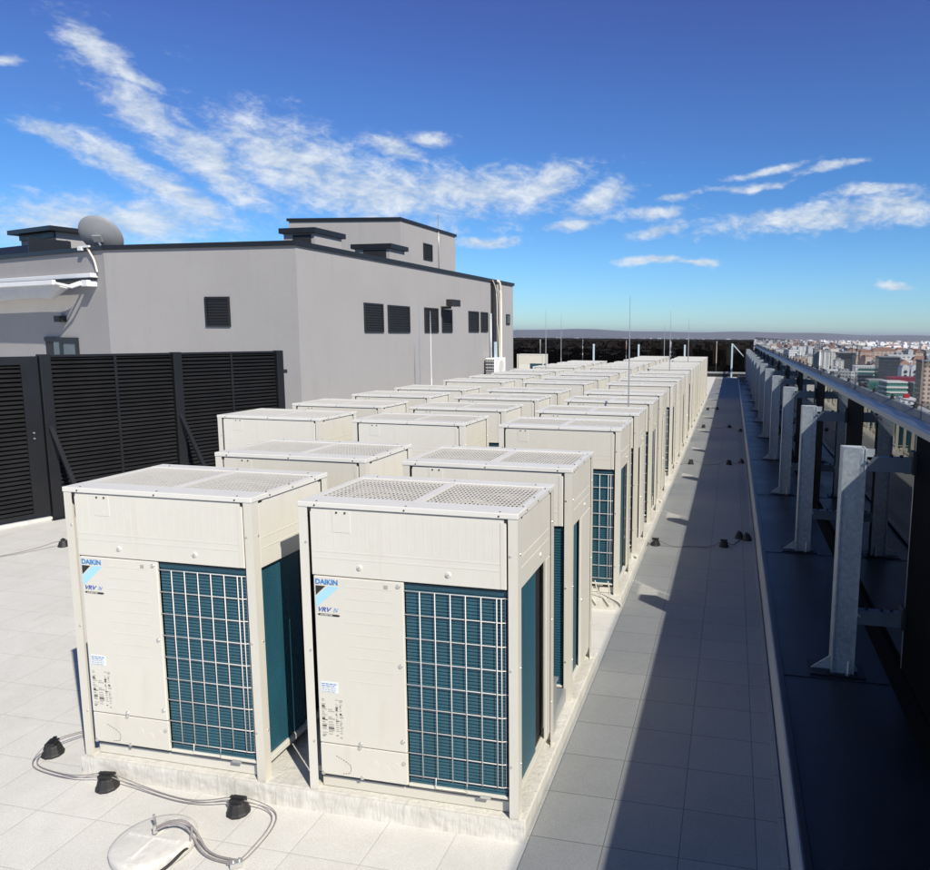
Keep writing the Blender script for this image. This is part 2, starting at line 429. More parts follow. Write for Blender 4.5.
    for x in (.225, .275): b.cyl((0, 0), .006, .006, 0, .002, M['dark'], 8, mtx=Matrix.Translation((x, .003, 1.632)) @ Matrix.Rotation(PI / 2, 4, 'X'))
    for x in (.350, .858): b.cyl((0, 0), .017, .013, 0, .007, P, 14, mtx=Matrix.Translation((x, .006, 1.334)) @ Matrix.Rotation(PI / 2, 4, 'X')).cyl((0, 0), .008, .007, .007, .010, M['screw'], 8, mtx=Matrix.Translation((x, .006, 1.334)) @ Matrix.Rotation(PI / 2, 4, 'X'))
    b.box(1.146, 1.170, .0035, .0065, 1.28, 1.632, P)
    b.build('upper_panel', t)
    for (xa, xb, sg) in ((W - .024, W - .006, 1), (.006, .024, -1)):
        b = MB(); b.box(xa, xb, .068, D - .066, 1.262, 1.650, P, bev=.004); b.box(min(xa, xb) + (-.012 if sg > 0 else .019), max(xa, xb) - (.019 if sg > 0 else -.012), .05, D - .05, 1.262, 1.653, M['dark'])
        b.box(W - .0075 if sg > 0 else .0045, W - .0045 if sg > 0 else .0075, .058, .100, 1.640, 1.6545, M['black']); b.box(W - .0075 if sg > 0 else .0045, W - .0045 if sg > 0 else .0075, D - .095, D - .058, 1.640, 1.6545, M['black'])
        xf = W - .0072 if sg > 0 else .0042
        for z in (1.436, 1.374): b.box(xf, xf + .003, .085, .66, z - .002, z + .002, P)
        b.cyl((0, 0), .014, .011, 0, .006, P, 12, mtx=Matrix.Translation((W - .006 if sg > 0 else .006, .47, 1.33)) @ Matrix.Rotation(sg * PI / 2, 4, 'Y'))
        b.build('side_panel', t)
    b = MB(); b.box(.062, W - .062, D - .022, D - .005, 1.262, 1.654, P, bev=.004); b.build('rear_panel', t)
    # service panel
    b = MB(); b.box(.072, .600, .004, .024, .296, 1.270, P, bev=.005)
    for i in range(9):
        z = 1.222 - i * .0675
        b.box(.255, .540, .0031, .0058, z - .0030, z + .0030, P)
    for (x, z) in ((.572, 1.247), (.575, .797), (.577, .36), (.060 + .262, .312)):
        b.cyl((0, 0), .013, .010, 0, .005, M['screw'], 12, mtx=Matrix.Translation((x, .004, z)) @ Matrix.Rotation(PI / 2, 4, 'X'))
    b.box(.490, .512, .0018, .0045, 1.228, 1.248, M['ink_grey'])
    sp = b.build('service_panel', t)
    text_obj('DAIKIN', .0400, M['ink_blue'], FRONT(.082, .0030, 1.226), 'brand_lettering', sp, 1.02, 0, .0005, .0012)
    b = MB()
    e = lambda pts, m, y: b.add([(x, y, z) for x, z in pts] + [(x, y + .0008, z) for x, z in pts],
                                [tuple(range(len(pts)))] + [tuple(range(2 * len(pts) - 1, len(pts) - 1, -1))] + [(i, (i + 1) % len(pts), len(pts) + (i + 1) % len(pts), len(pts) + i) for i in range(len(pts))], m)
    e([(.083, 1.216), (.143, 1.216), (.083, 1.160)], M['ink_black'], .0030)
    e([(.156, 1.216), (.224, 1.216), (.083, 1.090), (.083, 1.150)], M['ink_sky'], .0030)
    b.build('emblem', sp)
    text_obj('VRV', .0345, M['ink_navy'], FRONT(.088, .0030, 1.070), 'series_lettering', sp, 1.22, .35, .0005, .0010)
    text_obj('IV', .0345, M['ink_blue'], FRONT(.185, .0030, 1.069), 'series_numeral', sp, .92, .25, .0005, .0)
    b = MB(); e([(.088, 1.052), (.100, 1.058), (.215, 1.057), (.226, 1.051), (.215, 1.045), (.100, 1.046)], M['ink_black'], .0031); b.build('badge', sp)
    text_obj('INVERTER', .0125, M['paint'], FRONT(.106, .0022, 1.0475), 'badge_lettering', sp, 1.35, 0, .0003, .0002)
    b = MB(); b.box(.092, .196, .0026, .0048, .598, .662, M['sticker'])
    rnd = random.Random(5)
    for i in range(5):
        z = .652 - i * .0115; x = .098
        while x < .180:
            w = rnd.uniform(.006, .024); b.box(x, min(x + w, .188), .0018, .0027, z - .004, z, M['ink_navy'] if i < 2 else M['ink_grey']); x += w + .005
    b.build('rating_sticker', sp)
    b = MB()
    for c0, c1 in ((.092, .125), (.130, .170), (.176, .196), (.200, .222)):
        z = .560
        while z > .335:
            if rnd.random() < .78:
                h = rnd.choice((.004, .005, .008)); b.box(c0, c0 + (c1 - c0) * rnd.uniform(.4, 1), .0030, .0045, z - h, z, M['ink_grey'] if rnd.random() < .85 else M['dark'])
            z -= rnd.choice((.009, .011, .014))
    b.build('printed_notice', sp)
    b = MB(); b.box(.072, .600, .006, .024, .104, .290, P, bev=.004)
    pts = [(.165, .224), (.205, .206), (.236, .190), (.256, .174), (.258, .150), (.250, .126), (.205, .119)]
    for (x0, z0), (x1, z1) in zip(pts, pts[1:]):
        k = max(1, int(math.hypot(x1 - x0, z1 - z0) / .012))
        for i in range(k):
            u = (i + .3) / k; v_ = min(1, (i + .85) / k)
            b.tube([(x0 + (x1 - x0) * u, .0058, z0 + (z1 - z0) * u), (x0 + (x1 - x0) * v_, .0058, z0 + (z1 - z0) * v_)], .0016, M['dark'], 5)
    for (x, z) in ((.315, .300 - .012), (.580, .231), (.325, .110), (.085, .110)):
        b.cyl((0, 0), .012, .010, 0, .005, M['screw'], 12, mtx=Matrix.Translation((x, .006, z)) @ Matrix.Rotation(PI / 2, 4, 'X'))
    for (x, z) in ((.40, .20), (.47, .18), (.53, .205)):
        b.cyl((0, 0), .024, .024, 0, .0012, P, 16, mtx=Matrix.Translation((x, .006, z)) @ Matrix.Rotation(PI / 2, 4, 'X'))
    b.build('terminal_cover', t)
    # coil (front right and wrapping the right and left sides)
    b = MB(); F = M['fin']; FD = M['fin_deep']
    b.box(.600, 1.176, .036, .060, .112, 1.262, FD)
    n = 62
    for i in range(n):
        z = .118 + (1.150 - .012) * i / (n - 1)
        b.box(.604, 1.168, .028, .0355, z - .0068, z + .0068, F)
    b.box(.600, 1.176, .026, .0358, 1.236, 1.272, FD)
    ye = .465 if variant == 0 else .335
    b.box(1.185, 1.195, .064, ye, .112, 1.262, FD); b.box(.045, .055, .064, D - .07, .112, 1.262, FD)
    n = 104
    for i in range(n):
        z = .116 + (1.258 - .116) * i / (n - 1)
        b.box(1.1951, 1.205, .064, ye, z - .0042, z + .0042, F); b.box(.035, .0449, .064, D - .07, z - .0042, z + .0042, F)
    b.build('coil', t)
    # wire guard in front of the coil
    b = MB(); wr = M['wire']
    xl, xr = .600, 1.150
    for i in range(9):
        z = 1.225 - i * .1325
        b.tube([(xl, .0125, z), (xr, .0125, z), (xr + .022, .022, z)] + ([(1.190, .012, z)] if i in (0, 4, 8) else []), .0027, wr, 6)
    for x in (.692, .778, .865, .950, 1.036, 1.122): b.tube([(x, .0070, 1.228), (x, .0070, .163)], .0027, wr, 6)
    for x, y in ((1.146, .012), (1.164, .024)): b.tube([(x, y, 1.228), (x, y, .163)], .0026, wr, 6)
    b.tube([(.765, .010, .170), (.765, .006, .112), (.945, .006, .112), (.945, .010, .170)], .003, wr, 6)
    b.build('wire_guard', t)
    # side opening behind the coil, its shade put into a black core, + rear strip
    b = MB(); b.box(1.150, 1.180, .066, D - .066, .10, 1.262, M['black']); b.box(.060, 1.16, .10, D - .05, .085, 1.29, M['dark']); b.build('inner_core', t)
    b = MB()
    y0 = .612 if variant == 0 else .352
    b.box(1.216, 1.234, y0, .700, .105, 1.258, P, bev=.004)
    if variant: b.cyl((0, 0), .012, .010, 0, .005, M['screw'], 10, mtx=Matrix.Translation((1.234, y0 + .03, .62)) @ Matrix.Rotation(PI / 2, 4, 'Y'))
    b.build('rear_strip', t)
    b = MB(); b.box(.062, W - .062, D - .022, D - .005, .10, 1.258, P); b.build('back_plate', t)
    # base frame
    b = MB()
    b.box(.053, 1.187, .046, .080, .004, .066, P, bev=.004)
    b.box(.053, 1.187, .066, .078, .067, .103, M['dark'])  # dark strip stands for the shade in the gap under the panels
    b.box(.055, 1.185, D - .06, D - .012, .006, .070, P)
    b.box(1.190, 1.225, .064, D - .064, .075, .108, P, bev=.003); b.box(.015, .050, .064, D - .064, .075, .108, P, bev=.003)
    b.box(.600, 1.180, .014, .062, .096, .112, P, bev=.004)
    b.box(.20, .34, .0535, .0558, .080, .100, M['black']); b.box(.92, 1.10, .0535, .0558, .080, .1, M['black'])
    b.box(1.02, 1.08, .006, .013, .090, .106, M['screw'])
    b.box(.06, .20, .060, .0655, .069, .075, P)
    b.build('base_frame', t)
    return t
protos = [make_unit(0), make_unit(1)]
rows = [0, 1.28, 3.45, 4.84, 6.33, 7.72, 9.8, 11.25, 12.7, 14.15, 16.3, 17.75, 19.2, 20.65, 22.8, 24.25, 25.7, 27.15]
colname = {0: 'row along the shaded walkway', 1: 'middle row', 2: 'row beside the grey building'}
used = [False, False]
FAR_SKIP = ('brand_lettering', 'emblem', 'series_lettering', 'series_numeral', 'badge', 'badge_lettering', 'rating_sticker', 'printed_notice',
            'wire_guard', 'inner_core', 'fan', 'terminal_cover', 'back_plate')
def place_unit(v, loc, label, far):
    if not used[v] and loc[1] != 1.28:
        o = protos[v]; o.location = loc; used[v] = True
    else: o = dup(protos[v], loc, skip=FAR_SKIP if far else ROW2 if loc[1] == 1.28 else ())
    o['label'] = label
    return o
ROW2 = ('wire_guard',)
for ci in range(3):
    k = 0
    for ri, y in enumerate(rows):
        if ci == 2 and (ri < 2 or ri > 13): continue
        x0 = (-W, -2.77 if ri < 2 else -2.855, -4.47)[ci]
        v = ri % 2
        if ci == 2 and ri == 2: v = 0
        if (ci, ri) == (0, 0): lab = 'large beige outdoor unit at the front corner of the plinth, all four sides sunlit or shaded, right of its twin'
        if (ci, ri) == (0, 0): lab = 'beige outdoor unit at the front corner of the plinth, beside the walkway'
        elif (ci, ri) == (1, 0): lab = 'beige outdoor unit at the front left, with cable blocks before it'
        else: lab = 'beige outdoor unit, %s from the front in the %s' % (ORD[k], colname[ci])
        place_unit(v, (x0 + random.uniform(-.004, .004), y, 0), lab, ri > 6)
        k += 1
place_unit(0, (-8.48, 28.0, 0), 'beige outdoor unit alone past the far corner of the grey building', True)

# pipes and hoses at the plinth gaps
M['hose'] = surf('white_hose', (.52, .50, .45), .5, var=.05)
b = MB(); rnd = random.Random(2)
for i in range(3):
    x = -.36 + i * .13
    b.tube([(x, 3.40, .16), (x + .03, 3.37, .05), (x + .05 + rnd.uniform(-.03, .05), 3.352, .01), (x + .12, 3.345, -.02), (x + .16, 3.343, -.07)], .006, M['hose'], 7, 2)
tag(b.build('drain_hose'), 'bundle of white hoses spilling over the front edge of the second plinth', 'hose')
def pipe_cover(x, y, lab):
    b = MB(); b.box(-.10, .0, 0, .10, 0, .34, M['steel'], bev=.006); b.box(-.13, .01, -.01, .11, .34, .36, M['steel'], bev=.004)
    b.box(-.09, -.01, .1, .42, .02, .12, M['steel'], bev=.006)
    return tag(b.build('pipe_cover', loc=(x, y, .0)), lab, 'pipe cover', 'metal pipe covers between the units')
pipe_cover(-.02, .83, 'shiny metal pipe cover between the first two units beside the walkway')
pipe_cover(-.04, 4.26, 'shiny metal pipe cover behind the third unit beside the walkway')
for i, y in enumerate((4.70, 7.6, 11.1, 14.0)):
    b = MB(); b.tube([(-.06, 0, .03), (.0, 0, .04), (.045, 0, .03), (.05, 0, -.01)], .018, M['hose'], 8, 2); b.cyl((-.02, 0), .028, .025, .0, .06, M['hose'], 10)
    tag(b.build('drain_pipe', loc=(-.02, y, .0)), 'stubby white drain pipe over the plinth edge, %s along the walkway' % ORD[i], 'drain pipe', 'white drain pipes along the plinth')

# ------------------------------------------------------------------ cable supports and cables
def cable_block(x, y, rz, lab):
    b = MB(); b.lathe([(.062, 0), (.066, .012), (.060, .022), (.047, .062), (.042, .072)], M['black'], 10, smooth=False)
    b.box(-.028, .028, -.040, .040, .068, .092, M['black'], bev=.004); b.box(-.010, .010, -.046, .046, .0925, .100, M['black'])
    o = b.build('cable_support', loc=(x, y, PZ), rotz=rz)
    return tag(o, lab, 'cable support', 'black cable supports on the paving')
blocks = [(-3.16, .12, .4, 'black cable support out beside the left corner of the front left unit'),
          (-2.53, -.095, 1.7, 'black cable support close under the left end of the front plinth'),
          (-1.62, -.125, 1.6, 'black cable support under the middle of the front plinth'),
          (-7.16, 3.9, .9, 'black cable support by the foot of the black fence'),
          (.14, 5.68, 1.5, 'black cable support at the plinth side of the walkway, first cable crossing'),
          (1.01, 5.82, 1.5, 'black cable support mid walkway, first cable crossing'),
          (1.21, 6.26, .2, 'left of two touching black cable supports by the kerb'),
          (1.31, 6.2, .2, 'right of two touching black cable supports by the kerb'),
          (.25, 11.8, 1.5, 'black cable support at the plinth side of the walkway, second cable crossing'),
          (1.04, 11.95, 1.5, 'black cable support mid walkway, second cable crossing'),
          (1.30, 12.2, .2, 'black cable support by the kerb, second cable crossing'),
          (.27, 18.0, 1.5, 'black cable support at the plinth side of the walkway, third cable crossing'),
          (1.02, 18.2, 1.5, 'black cable support mid walkway, third cable crossing'),
          (1.33, 17.4, .2, 'black cable support by the kerb, third cable crossing'),
          (.22, 23.2, 1.5, 'left one of the farthest black cable supports on the walkway'),
          (.55, 23.5, 1.5, 'right one of the farthest black cable supports on the walkway')]
for a in blocks: cable_block(*a)
def cable(pts, lab, r=.0031, pair=.024):
    b = MB()
    P = [Vector((x, y, z)) for x, y, z in pts]
    for s in ((-.5, .5) if pair else (0,)):
        Q = []
        for i, p in enumerate(P):
            t = (P[min(i + 1, len(P) - 1)] - P[max(i - 1, 0)]); nrm = Vector((-t.y, t.x, 0)).normalized()
            Q.append(p + nrm * pair * s)
        b.tube(Q, r, M['cable'], 7, 2)
    return tag(b.build('cable'), lab, 'cable', 'grey cables on the roof')
Z0 = PZ + .012; Z1 = PZ + .098
cable([(-2.95, .75, Z0), (-3.05, .45, Z0 + .02), (-3.16, .13, Z1), (-3.205, .06, Z0 + .02), (-3.17, -.005, Z0), (-3.07, -.047, Z0), (-2.78, -.085, Z0 + .01), (-2.53, -.095, Z1), (-2.38, -.07, Z0 + .02), (-2.05, -.115, Z0),
       (-1.85, -.13, Z0 + .02), (-1.62, -.125, Z1), (-1.50, -.08, Z0 + .03), (-1.40, -.101, Z0), (-1.35, -.21, Z0), (-1.34, -.366, Z0), (-1.345, -.47, Z0), (-1.40, -.505, Z0 + .01)],
      'paired grey cables looping over three black supports before the front units')
cable([(-1.345, -.49, Z0 + .01), (-1.49, -.48, Z0), (-1.58, -.455, Z0 + .01), (-1.64, -.425, PZ + .07), (-1.72, -.41, PZ + .13), (-1.79, -.43, PZ + .135), (-1.845, -.47, PZ + .115)], 'paired grey cables climbing onto the round concrete base', .006)
b = MB(); b.box(-.03, .03, -.018, .018, 0, .03, M['screw'], bev=.004); b.cyl((-.014, 0), .007, .007, .03, .042, M['screw'], 8); b.cyl((.014, 0), .007, .007, .03, .042, M['screw'], 8)
tag(b.build('cable_clamp', loc=(-1.35, -.50, PZ + .006), rotz=.6), 'small steel clamp joining the cables beside the round concrete base', 'clamp')
cable([(-7.9, 2.6, Z0), (-7.5, 3.35, Z0), (-7.3, 3.65, Z0 + .02), (-7.16, 3.9, Z1), (-6.9, 4.3, Z0), (-6.4, 5.2, Z0)], 'paired cables crossing the white paving near the black fence')
for i, (y, pts) in enumerate(((5.7, [(.04, 5.6), (.14, 5.68), (.35, 5.62), (.6, 5.72), (.85, 5.70), (1.01, 5.82), (1.12, 5.85), (1.22, 6.2)]),
                              (11.8, [(.04, 11.7), (.25, 11.8), (.6, 11.72), (.8, 11.85), (1.04, 11.95), (1.18, 11.95), (1.30, 12.2)]),
                              (18.0, [(.04, 17.9), (.27, 18.0), (.6, 17.95), (.8, 18.1), (1.02, 18.2), (1.2, 18.0), (1.33, 17.4)]))):
    k = [b_[:2] for b_ in blocks]
    cable([(x, yy, Z1 if (x, yy) in k else Z0) for x, yy in pts], 'thin cable crossing the walkway between black supports, %s crossing' % ('nearest', 'middle', 'farthest')[i], .006, 0)
cable([(1.27, 6.0, Z0 + .05), (1.27, 6.2, Z1), (1.26, 9, Z0), (1.28, 12.2, Z1), (1.27, 15, Z0), (1.33, 17.4, Z1), (1.28, 25, Z0)], 'long thin cable running down the walkway beside the kerb', .003, .02)
# round concrete base
M['conc'] = surf('weathered_concrete', (.60, .59, .56), .85, var=.12, scale=6, bstr=.3, bscale=40, dirt=((.34, .33, .31), 7, (1, 1, 1)))
t = thing('rod_base', 'round pale concrete base with a cable clamped on top', 'concrete base', (-1.86, -.475, PZ))
b = MB(); b.lathe([(.198, 0), (.202, .012), (.205, .050), (.199, .058), (.18, .062), (.06, .068), (.01, .069)], M['conc'], 40); b.build('concrete_block', t)
b = MB(); b.box(-.012, .012, -.16, .16, .055, .074, M['conc'], bev=.003); b.box(-.15, .15, -.010, .010, .056, .0745, M['conc'], bev=.003); b.build('rib', t)
b = MB(); b.tube([(-.012, .03, .095), (-.014, .03, .15), (-.016, .028, .175)], .006, M['cable'], 7); b.cyl((.012, .0), .012, .010, .095, .135, M['screw'], 10); b.build('clamp', t)
b = MB(); b.tube([(.190, .02, .02), (.205, -.02, .05), (.195, -.10, .03), (.16, -.17, .01)], .008, M['black'], 8, 2); b.tube([(.19, .02, .02), (.20, .04, .10), (.198, .045, .13)], .006, M['cable'], 7, 1); b.build('strap', t)

# lightning rods
rods = [(-.29, 6.02, 3.09, 'lightning rod standing tallest in front of the far skyline, between units beside the walkway'),
        (-4.72, 9.3, 3.28, 'thin lightning rod standing before the grey building, left of a pair'),
        (-6.97, 15.0, 3.18, 'white lightning rod close to the grey building wall, right of a pair'),
        (-3.95, 15.75, 3.26, 'thin lightning rod just right of the building end, left of two'),
        (-6.6, 28.7, 3.55, 'thicker lightning rod by the far barrier, right of two near the building'),
        (-.58, 15.75, 3.23, 'lightning rod in front of the distant barrier, left of the beige tower'),
        (-1.95, 29.0, 3.16, 'shortest far lightning rod, right beside a taller one'),
        (-.49, 22.3, 3.18, 'lightning rod nearest the far end of the walkway')]
for x, y, z, lab in rods:
    t = thing('lightning_rod', lab, 'lightning rod', (x, y, PZ), group='lightning rods between the units')
    b = MB(); b.lathe([(.17, 0), (.17, .06), (.14, .085), (.03, .09)], M['conc'], 20); b.build('base', t)
    hz = z - PZ; k_ = 1 + .04 * max(0, y - 6); b = MB(); m = M['white'] if 'white' in lab else M['steel']
    b.cyl((0, 0), k_ * .012, k_ * .012, .08, hz * .45, m, 8); b.cyl((0, 0), k_ * .008, k_ * .008, hz * .45, hz * .8, m, 8); b.cyl((0, 0), k_ * .006, .003, hz * .8, hz, m, 8); b.build('pole', t)

# ------------------------------------------------------------------ right-hand barrier
XG = 2.40; PY = [2.22, 5.52, 8.80, 12.25, 15.68, 19.2] + [19.2 + 3.45 * i for i in range(1, 8)]
for i, y in enumerate(PY):
    lab = 'galvanised steel post bracketed to the glass barrier, %s along the walkway' % ORD[i]
    t = thing('barrier_post', lab, 'post', (1.965, y, -.03), group='galvanised posts along the glass barrier')
    b = MB(); g = M['galv']
    b.box(-.078, .068, .002, .012, .012, 1.79, g)                    # web facing the camera
    b.box(-.090, -.0785, -.012, .150, .012, 1.79, g); b.box(.0685, .080, -.006, .150, .012, 1.79, g)
    b.box(-.0785, .0685, .1405, .150, .012, 1.79, g); b.box(-.078, .068, .013, .140, 1.775, 1.785, g)
    b.add([(.080, .0, 1.79), (.135, .0, 1.79), (.135, .0, 1.75), (.080, .0, 1.66), (.080, .012, 1.79), (.135, .012, 1.79), (.135, .012, 1.75), (.080, .012, 1.66)],
          [(0, 1, 2, 3), (7, 6, 5, 4), (0, 4, 5, 1), (1, 5, 6, 2), (2, 6, 7, 3), (3, 7, 4, 0)], g)
    b.build('upright', t)
    b = MB(); b.box(-.25, .16, -.05, .20, 0, .012, M['anthracite']); b.box(-.26, .20, -.075, .22, -.003, .0005, M['membrane'])
    b.add([(-.09, .06, .012), (-.235, .06, .012), (-.09, .06, .125), (-.09, .070, .012), (-.235, .070, .012), (-.09, .070, .125)],
          [(0, 1, 2), (5, 4, 3), (0, 3, 4, 1), (1, 4, 5, 2), (2, 5, 3, 0)], g)
    b.add([(.08, .06, .012), (.12, .06, .012), (.08, .06, .10), (.08, .070, .012), (.12, .070, .012), (.08, .070, .10)],
          [(0, 1, 2), (5, 4, 3), (0, 3, 4, 1), (1, 4, 5, 2), (2, 5, 3, 0)], g)
    b.build('base_plate', t)
    b = MB(); b.cyl((.03, -.03), .009, .009, .004, .13, M['white'], 8); b.cyl((.03, -.03), .018, .018, .013, .03, M['screw'], 6); b.build('anchor_bolt', t)
    for z in (1.70, .50):
        b = MB(); m = M['bracket'] if 'bracket' in M else M.setdefault('bracket', surf('bracket_steel', (.16, .19, .22), .42, .4, var=.15, scale=6))
        z0 = z + .03
        b.box(.081, .405, .000, .008, z0 - .11, z0, m); b.box(.081, .405, .0085, .075, z0 - .008, z0, m); b.box(.081, .405, .0085, .075, z0 - .11, z0 - .102, m)
        for x in (.15, .26, .33): b.cyl((x, .04), .013, .013, z0, z0 + .016, M['black'], 6)
        b.cyl((0, 0), .011, .011, 0, .03, M['screw'], 8, mtx=Matrix.Translation((.09, 0, z0 - .03)) @ Matrix.Rotation(PI / 2, 4, 'X'))
        b.box(.395, .430, -.035, .10, z0 - .12, z0 + .05, M['black'], bev=.006)
        b.build('bracket', t)
# glass panels and opaque bands between them
ys = [-6.0] + PY
for i, y in enumerate(PY):
    prev = ys[i]; y0 = prev + .02; band0, band1 = y - 1.02, y + .015
    k = i
    t = thing('glass_barrier', 'smoked glass barrier panel, %s along the walkway, with black band' % ORD[i], 'glass barrier', (XG, 0, 0), group='smoked glass panels of the right barrier')
    b = MB(); b.box(-.008, .008, y0, band0 - .004, .06, 1.905, M['glass_dark']); b.build('pane', t)
    b = MB(); b.box(-.012, .050, band0, band1, .06, 1.905, M['matte'], bev=.003); b.build('dark_band', t)
    b = MB(); b.box(-.014, .014, band1 + .001, band1 + .018, .05, 1.905, M['steel']); b.build('edge_strip', t)
    b = MB(); b.box(-.010, .010, prev + .02, y - .34, 1.99, 2.50, M['glass_added']); b.box(-.010, .010, y - .339, y - .02, 1.99, 2.13, M['glass_added']); b.box(-.010, .010, y - .339, y - .02, 2.38, 2.50, M['glass_added']); b.build('upper_pane', t)  # added screen above the rail half-shades the walkway; openings shaped for light patches
# capping rail
t = thing('capping_rail', 'grey metal capping rail along the top of the glass barrier', 'rail')
M['rail'] = surf('rail_metal', (.33, .34, .35), .45, .3, var=.05, scale=4, stretch=(.6, .25, .6))
ysr = [-6] + [1.62 + 3.38 * i for i in range(-1, 14)]
for i, (a, c) in enumerate(zip(ysr, ysr[1:])):
    if c < a: continue
    b = MB(); b.prism([(2.345, 1.895), (2.53, 1.895), (2.53, 2.00), (2.50, 2.025), (2.46, 2.028), (2.352, 1.948), (2.345, 1.940)], -(c - .004), -a, M['rail'], Matrix.Rotation(PI / 2, 4, 'X')); b.build('rail_section', t)
y = 1.0; k = 0
b0 = None
while y < 44:
    if b0 is None:
        b = MB(); b.box(-.014, .014, -.02, .02, 0, .035, M['black'], bev=.003); b.tube([(0, 0, .03), (0, 0, .055)], .008, M['black'], 6)
        b0 = b.build('rail_clip'); c = b0
    else: c = b0.copy(); COL.objects.link(c)
    c.location = (2.475, y, 2.024); tag(c, 'small black clip holding a thin cord on top of the capping rail', 'clip', 'black clips along the capping rail')
    k += 1; y += .86
b = MB()
pts = []
yy = 1.0
while yy < 43:
    pts += [(2.475, yy, 2.075), (2.47, yy + .43, 2.062)]; yy += .86
b.tube(pts, .004, M['cable'], 5); tag(b.build('safety_cord'), 'thin dark cord strung between clips on the capping rail', 'cord')

# ------------------------------------------------------------------ far barrier
t = thing('far_barrier', 'smoked glass barrier closing the far end of the roof', 'glass barrier')
YF = 45.2
x = -30.0
while x < 2.3:
    b = MB(); b.box(x + .02, min(x + 3.0, 2.38) - .02, YF - .01, YF + .01, .22, 2.22, M['glass_far']); b.build('pane', t); x += 3.0
b = MB(); b.box(-30, 2.40, YF - .05, YF + .06, 2.221, 2.335, M['flash'], bev=.01); b.build('top_rail', t)
b = MB(); b.box(-30, 2.40, YF - .06, YF + .06, .10, .219, M['rail']); b.box(-30, 2.36, YF - .045, YF + .05, PZ, .099, M['flash']); b.build('bottom_rail', t)
for i, x in enumerate((-8.15, -5.1, -2.05, 1.0)):
    b = MB(); b.box(-.055, .055, -.055, .055, 0, 2.08 + .12 * (i == 3), M['bluepipe'], bev=.01); b.box(-.10, .10, -.1, .1, 0, .012, M['galv'])
    if i == 3: b.tube([(.05, .02, 2.12), (.75, .30, 1.35)], .035, M['bluepipe'], 6)
    else: b.tube([(0, .02, 2.0), (.0, .42, 2.0)], .03, M['bluepipe'], 6)
    tag(b.build('barrier_stanchion', loc=(x, YF - .45, PZ)), 'pale stanchion bracing the far glass barrier, %s from the building' % ('first', 'second', 'third', 'fourth')[i], 'post', 'pale stanchions at the far barrier')

# ------------------------------------------------------------------ black slatted fence on the left
fd = Vector((.34, .94, 0)).normalized(); P0 = Vector((-8.5, 5.0, 0))
ang = math.atan2(fd.y, fd.x)
t = thing('slatted_fence', 'tall black slatted metal fence in front of the grey building', 'fence', (P0.x, P0.y, PZ), ang)
FH = 2.365
def slats(b, s0, s1, z0, z1, pitch=.062):
    z = z0
    while z < z1 - .03:
        vs = [(s0, -.004, z), (s1, -.004, z), (s1, -.030, z + .004), (s0, -.030, z + .004), (s0, .020, z + .044), (s1, .020, z + .044), (s1, .024, z + .040), (s0, .024, z + .040)]
        b.box(s0, s1, -.003, .003, -.026, .026, M['fence'], Matrix.Translation((0, 0, z + .025)) @ Matrix.Rotation(-.75, 4, 'X'))
        z += pitch
for s0, s1 in ((.10, 1.82), (1.98, 3.72)):
    b = MB(); slats(b, s0, s1, .06, FH - .04); b.build('slat_panel', t)
    b = MB(); b.box(s0, s1, -.032, .032, FH - .036, FH, M['fence_post'], bev=.004); b.box(s0, s1, -.03, .03, .02, .058, M['fence_post'])
    mid = (s0 + s1) / 2; b.box(mid - .018, mid + .018, -.034, -.0265, .058, FH - .037, M['fence_post']); b.build('panel_frame', t)
b = MB(); b.box(.0, 3.84, .10, .12, 0, FH - .02, M['matte']); b.build('backing_sheet', t)
for s in (.03, 1.90, 3.80):
    b = MB(); b.box(s - .068, s + .068, -.06, .06, 0, FH + .008, M['fence_post'], bev=.006); b.box(s - .10, s + .10, -.12, .10, -.002, .014, M['fence_post']); b.build('post', t)
for s in (.03, 1.90):
    b = MB(); b.box(-.028, .028, -.018, .018, 0, 1.66, M['fence_post'], Matrix.Translation((s, -1.02, .01)) @ Matrix.Rotation(-.63, 4, 'X'))
    b.box(s - .06, s + .06, -1.10, -.94, 0, .012, M['fence_post']); b.build('brace', t)
b = MB(); b.box(3.868, 3.95, -.05, .03, 1.95, 2.02, M['black'], bev=.008); b.build('latch', t)
# gate left of it
t = thing('slatted_gate', 'black slatted gate left of the tall black fence', 'gate', (P0.x, P0.y, PZ), ang)
b = MB(); slats(b, -1.60, -.26, .14, FH - .14); b.build('slat_panel', t)
b = MB()
for a in ((-1.72, -1.60, -.03, .03, .08, FH - .02), (-.26, -.055, -.03, .03, .08, FH - .02), (-1.60, -.26, -.03, .03, FH - .13, FH - .02), (-1.60, -.26, -.03, .03, .08, .135)): b.box(*a, M['fence_post'])
b.build('gate_frame', t)
b = MB(); b.box(-.20, -.16, -.038, -.030, 1.15, 1.32, M['fence_post']); b.cyl((0, 0), .012, .012, 0, .02, M['screw'], 10, mtx=Matrix.Translation((-.18, -.036, 1.28)) @ Matrix.Rotation(PI / 2, 4, 'X')); b.cyl((0, 0), .012, .012, 0, .02, M['screw'], 10, mtx=Matrix.Translation((-.18, -.036, 1.20)) @ Matrix.Rotation(PI / 2, 4, 'X')); b.build('lock', t)
b = MB(); b.box(-1.75, -.02, .10, .12, .1, FH - .02, M['matte']); b.build('backing_sheet', t)
b = MB(); b.box(-3.2, -.05, -.06, .16, 0, .05, M['conc'], bev=.006); o = b.build('gate_sill', loc=(P0.x, P0.y, PZ), rotz=ang); struct(o)

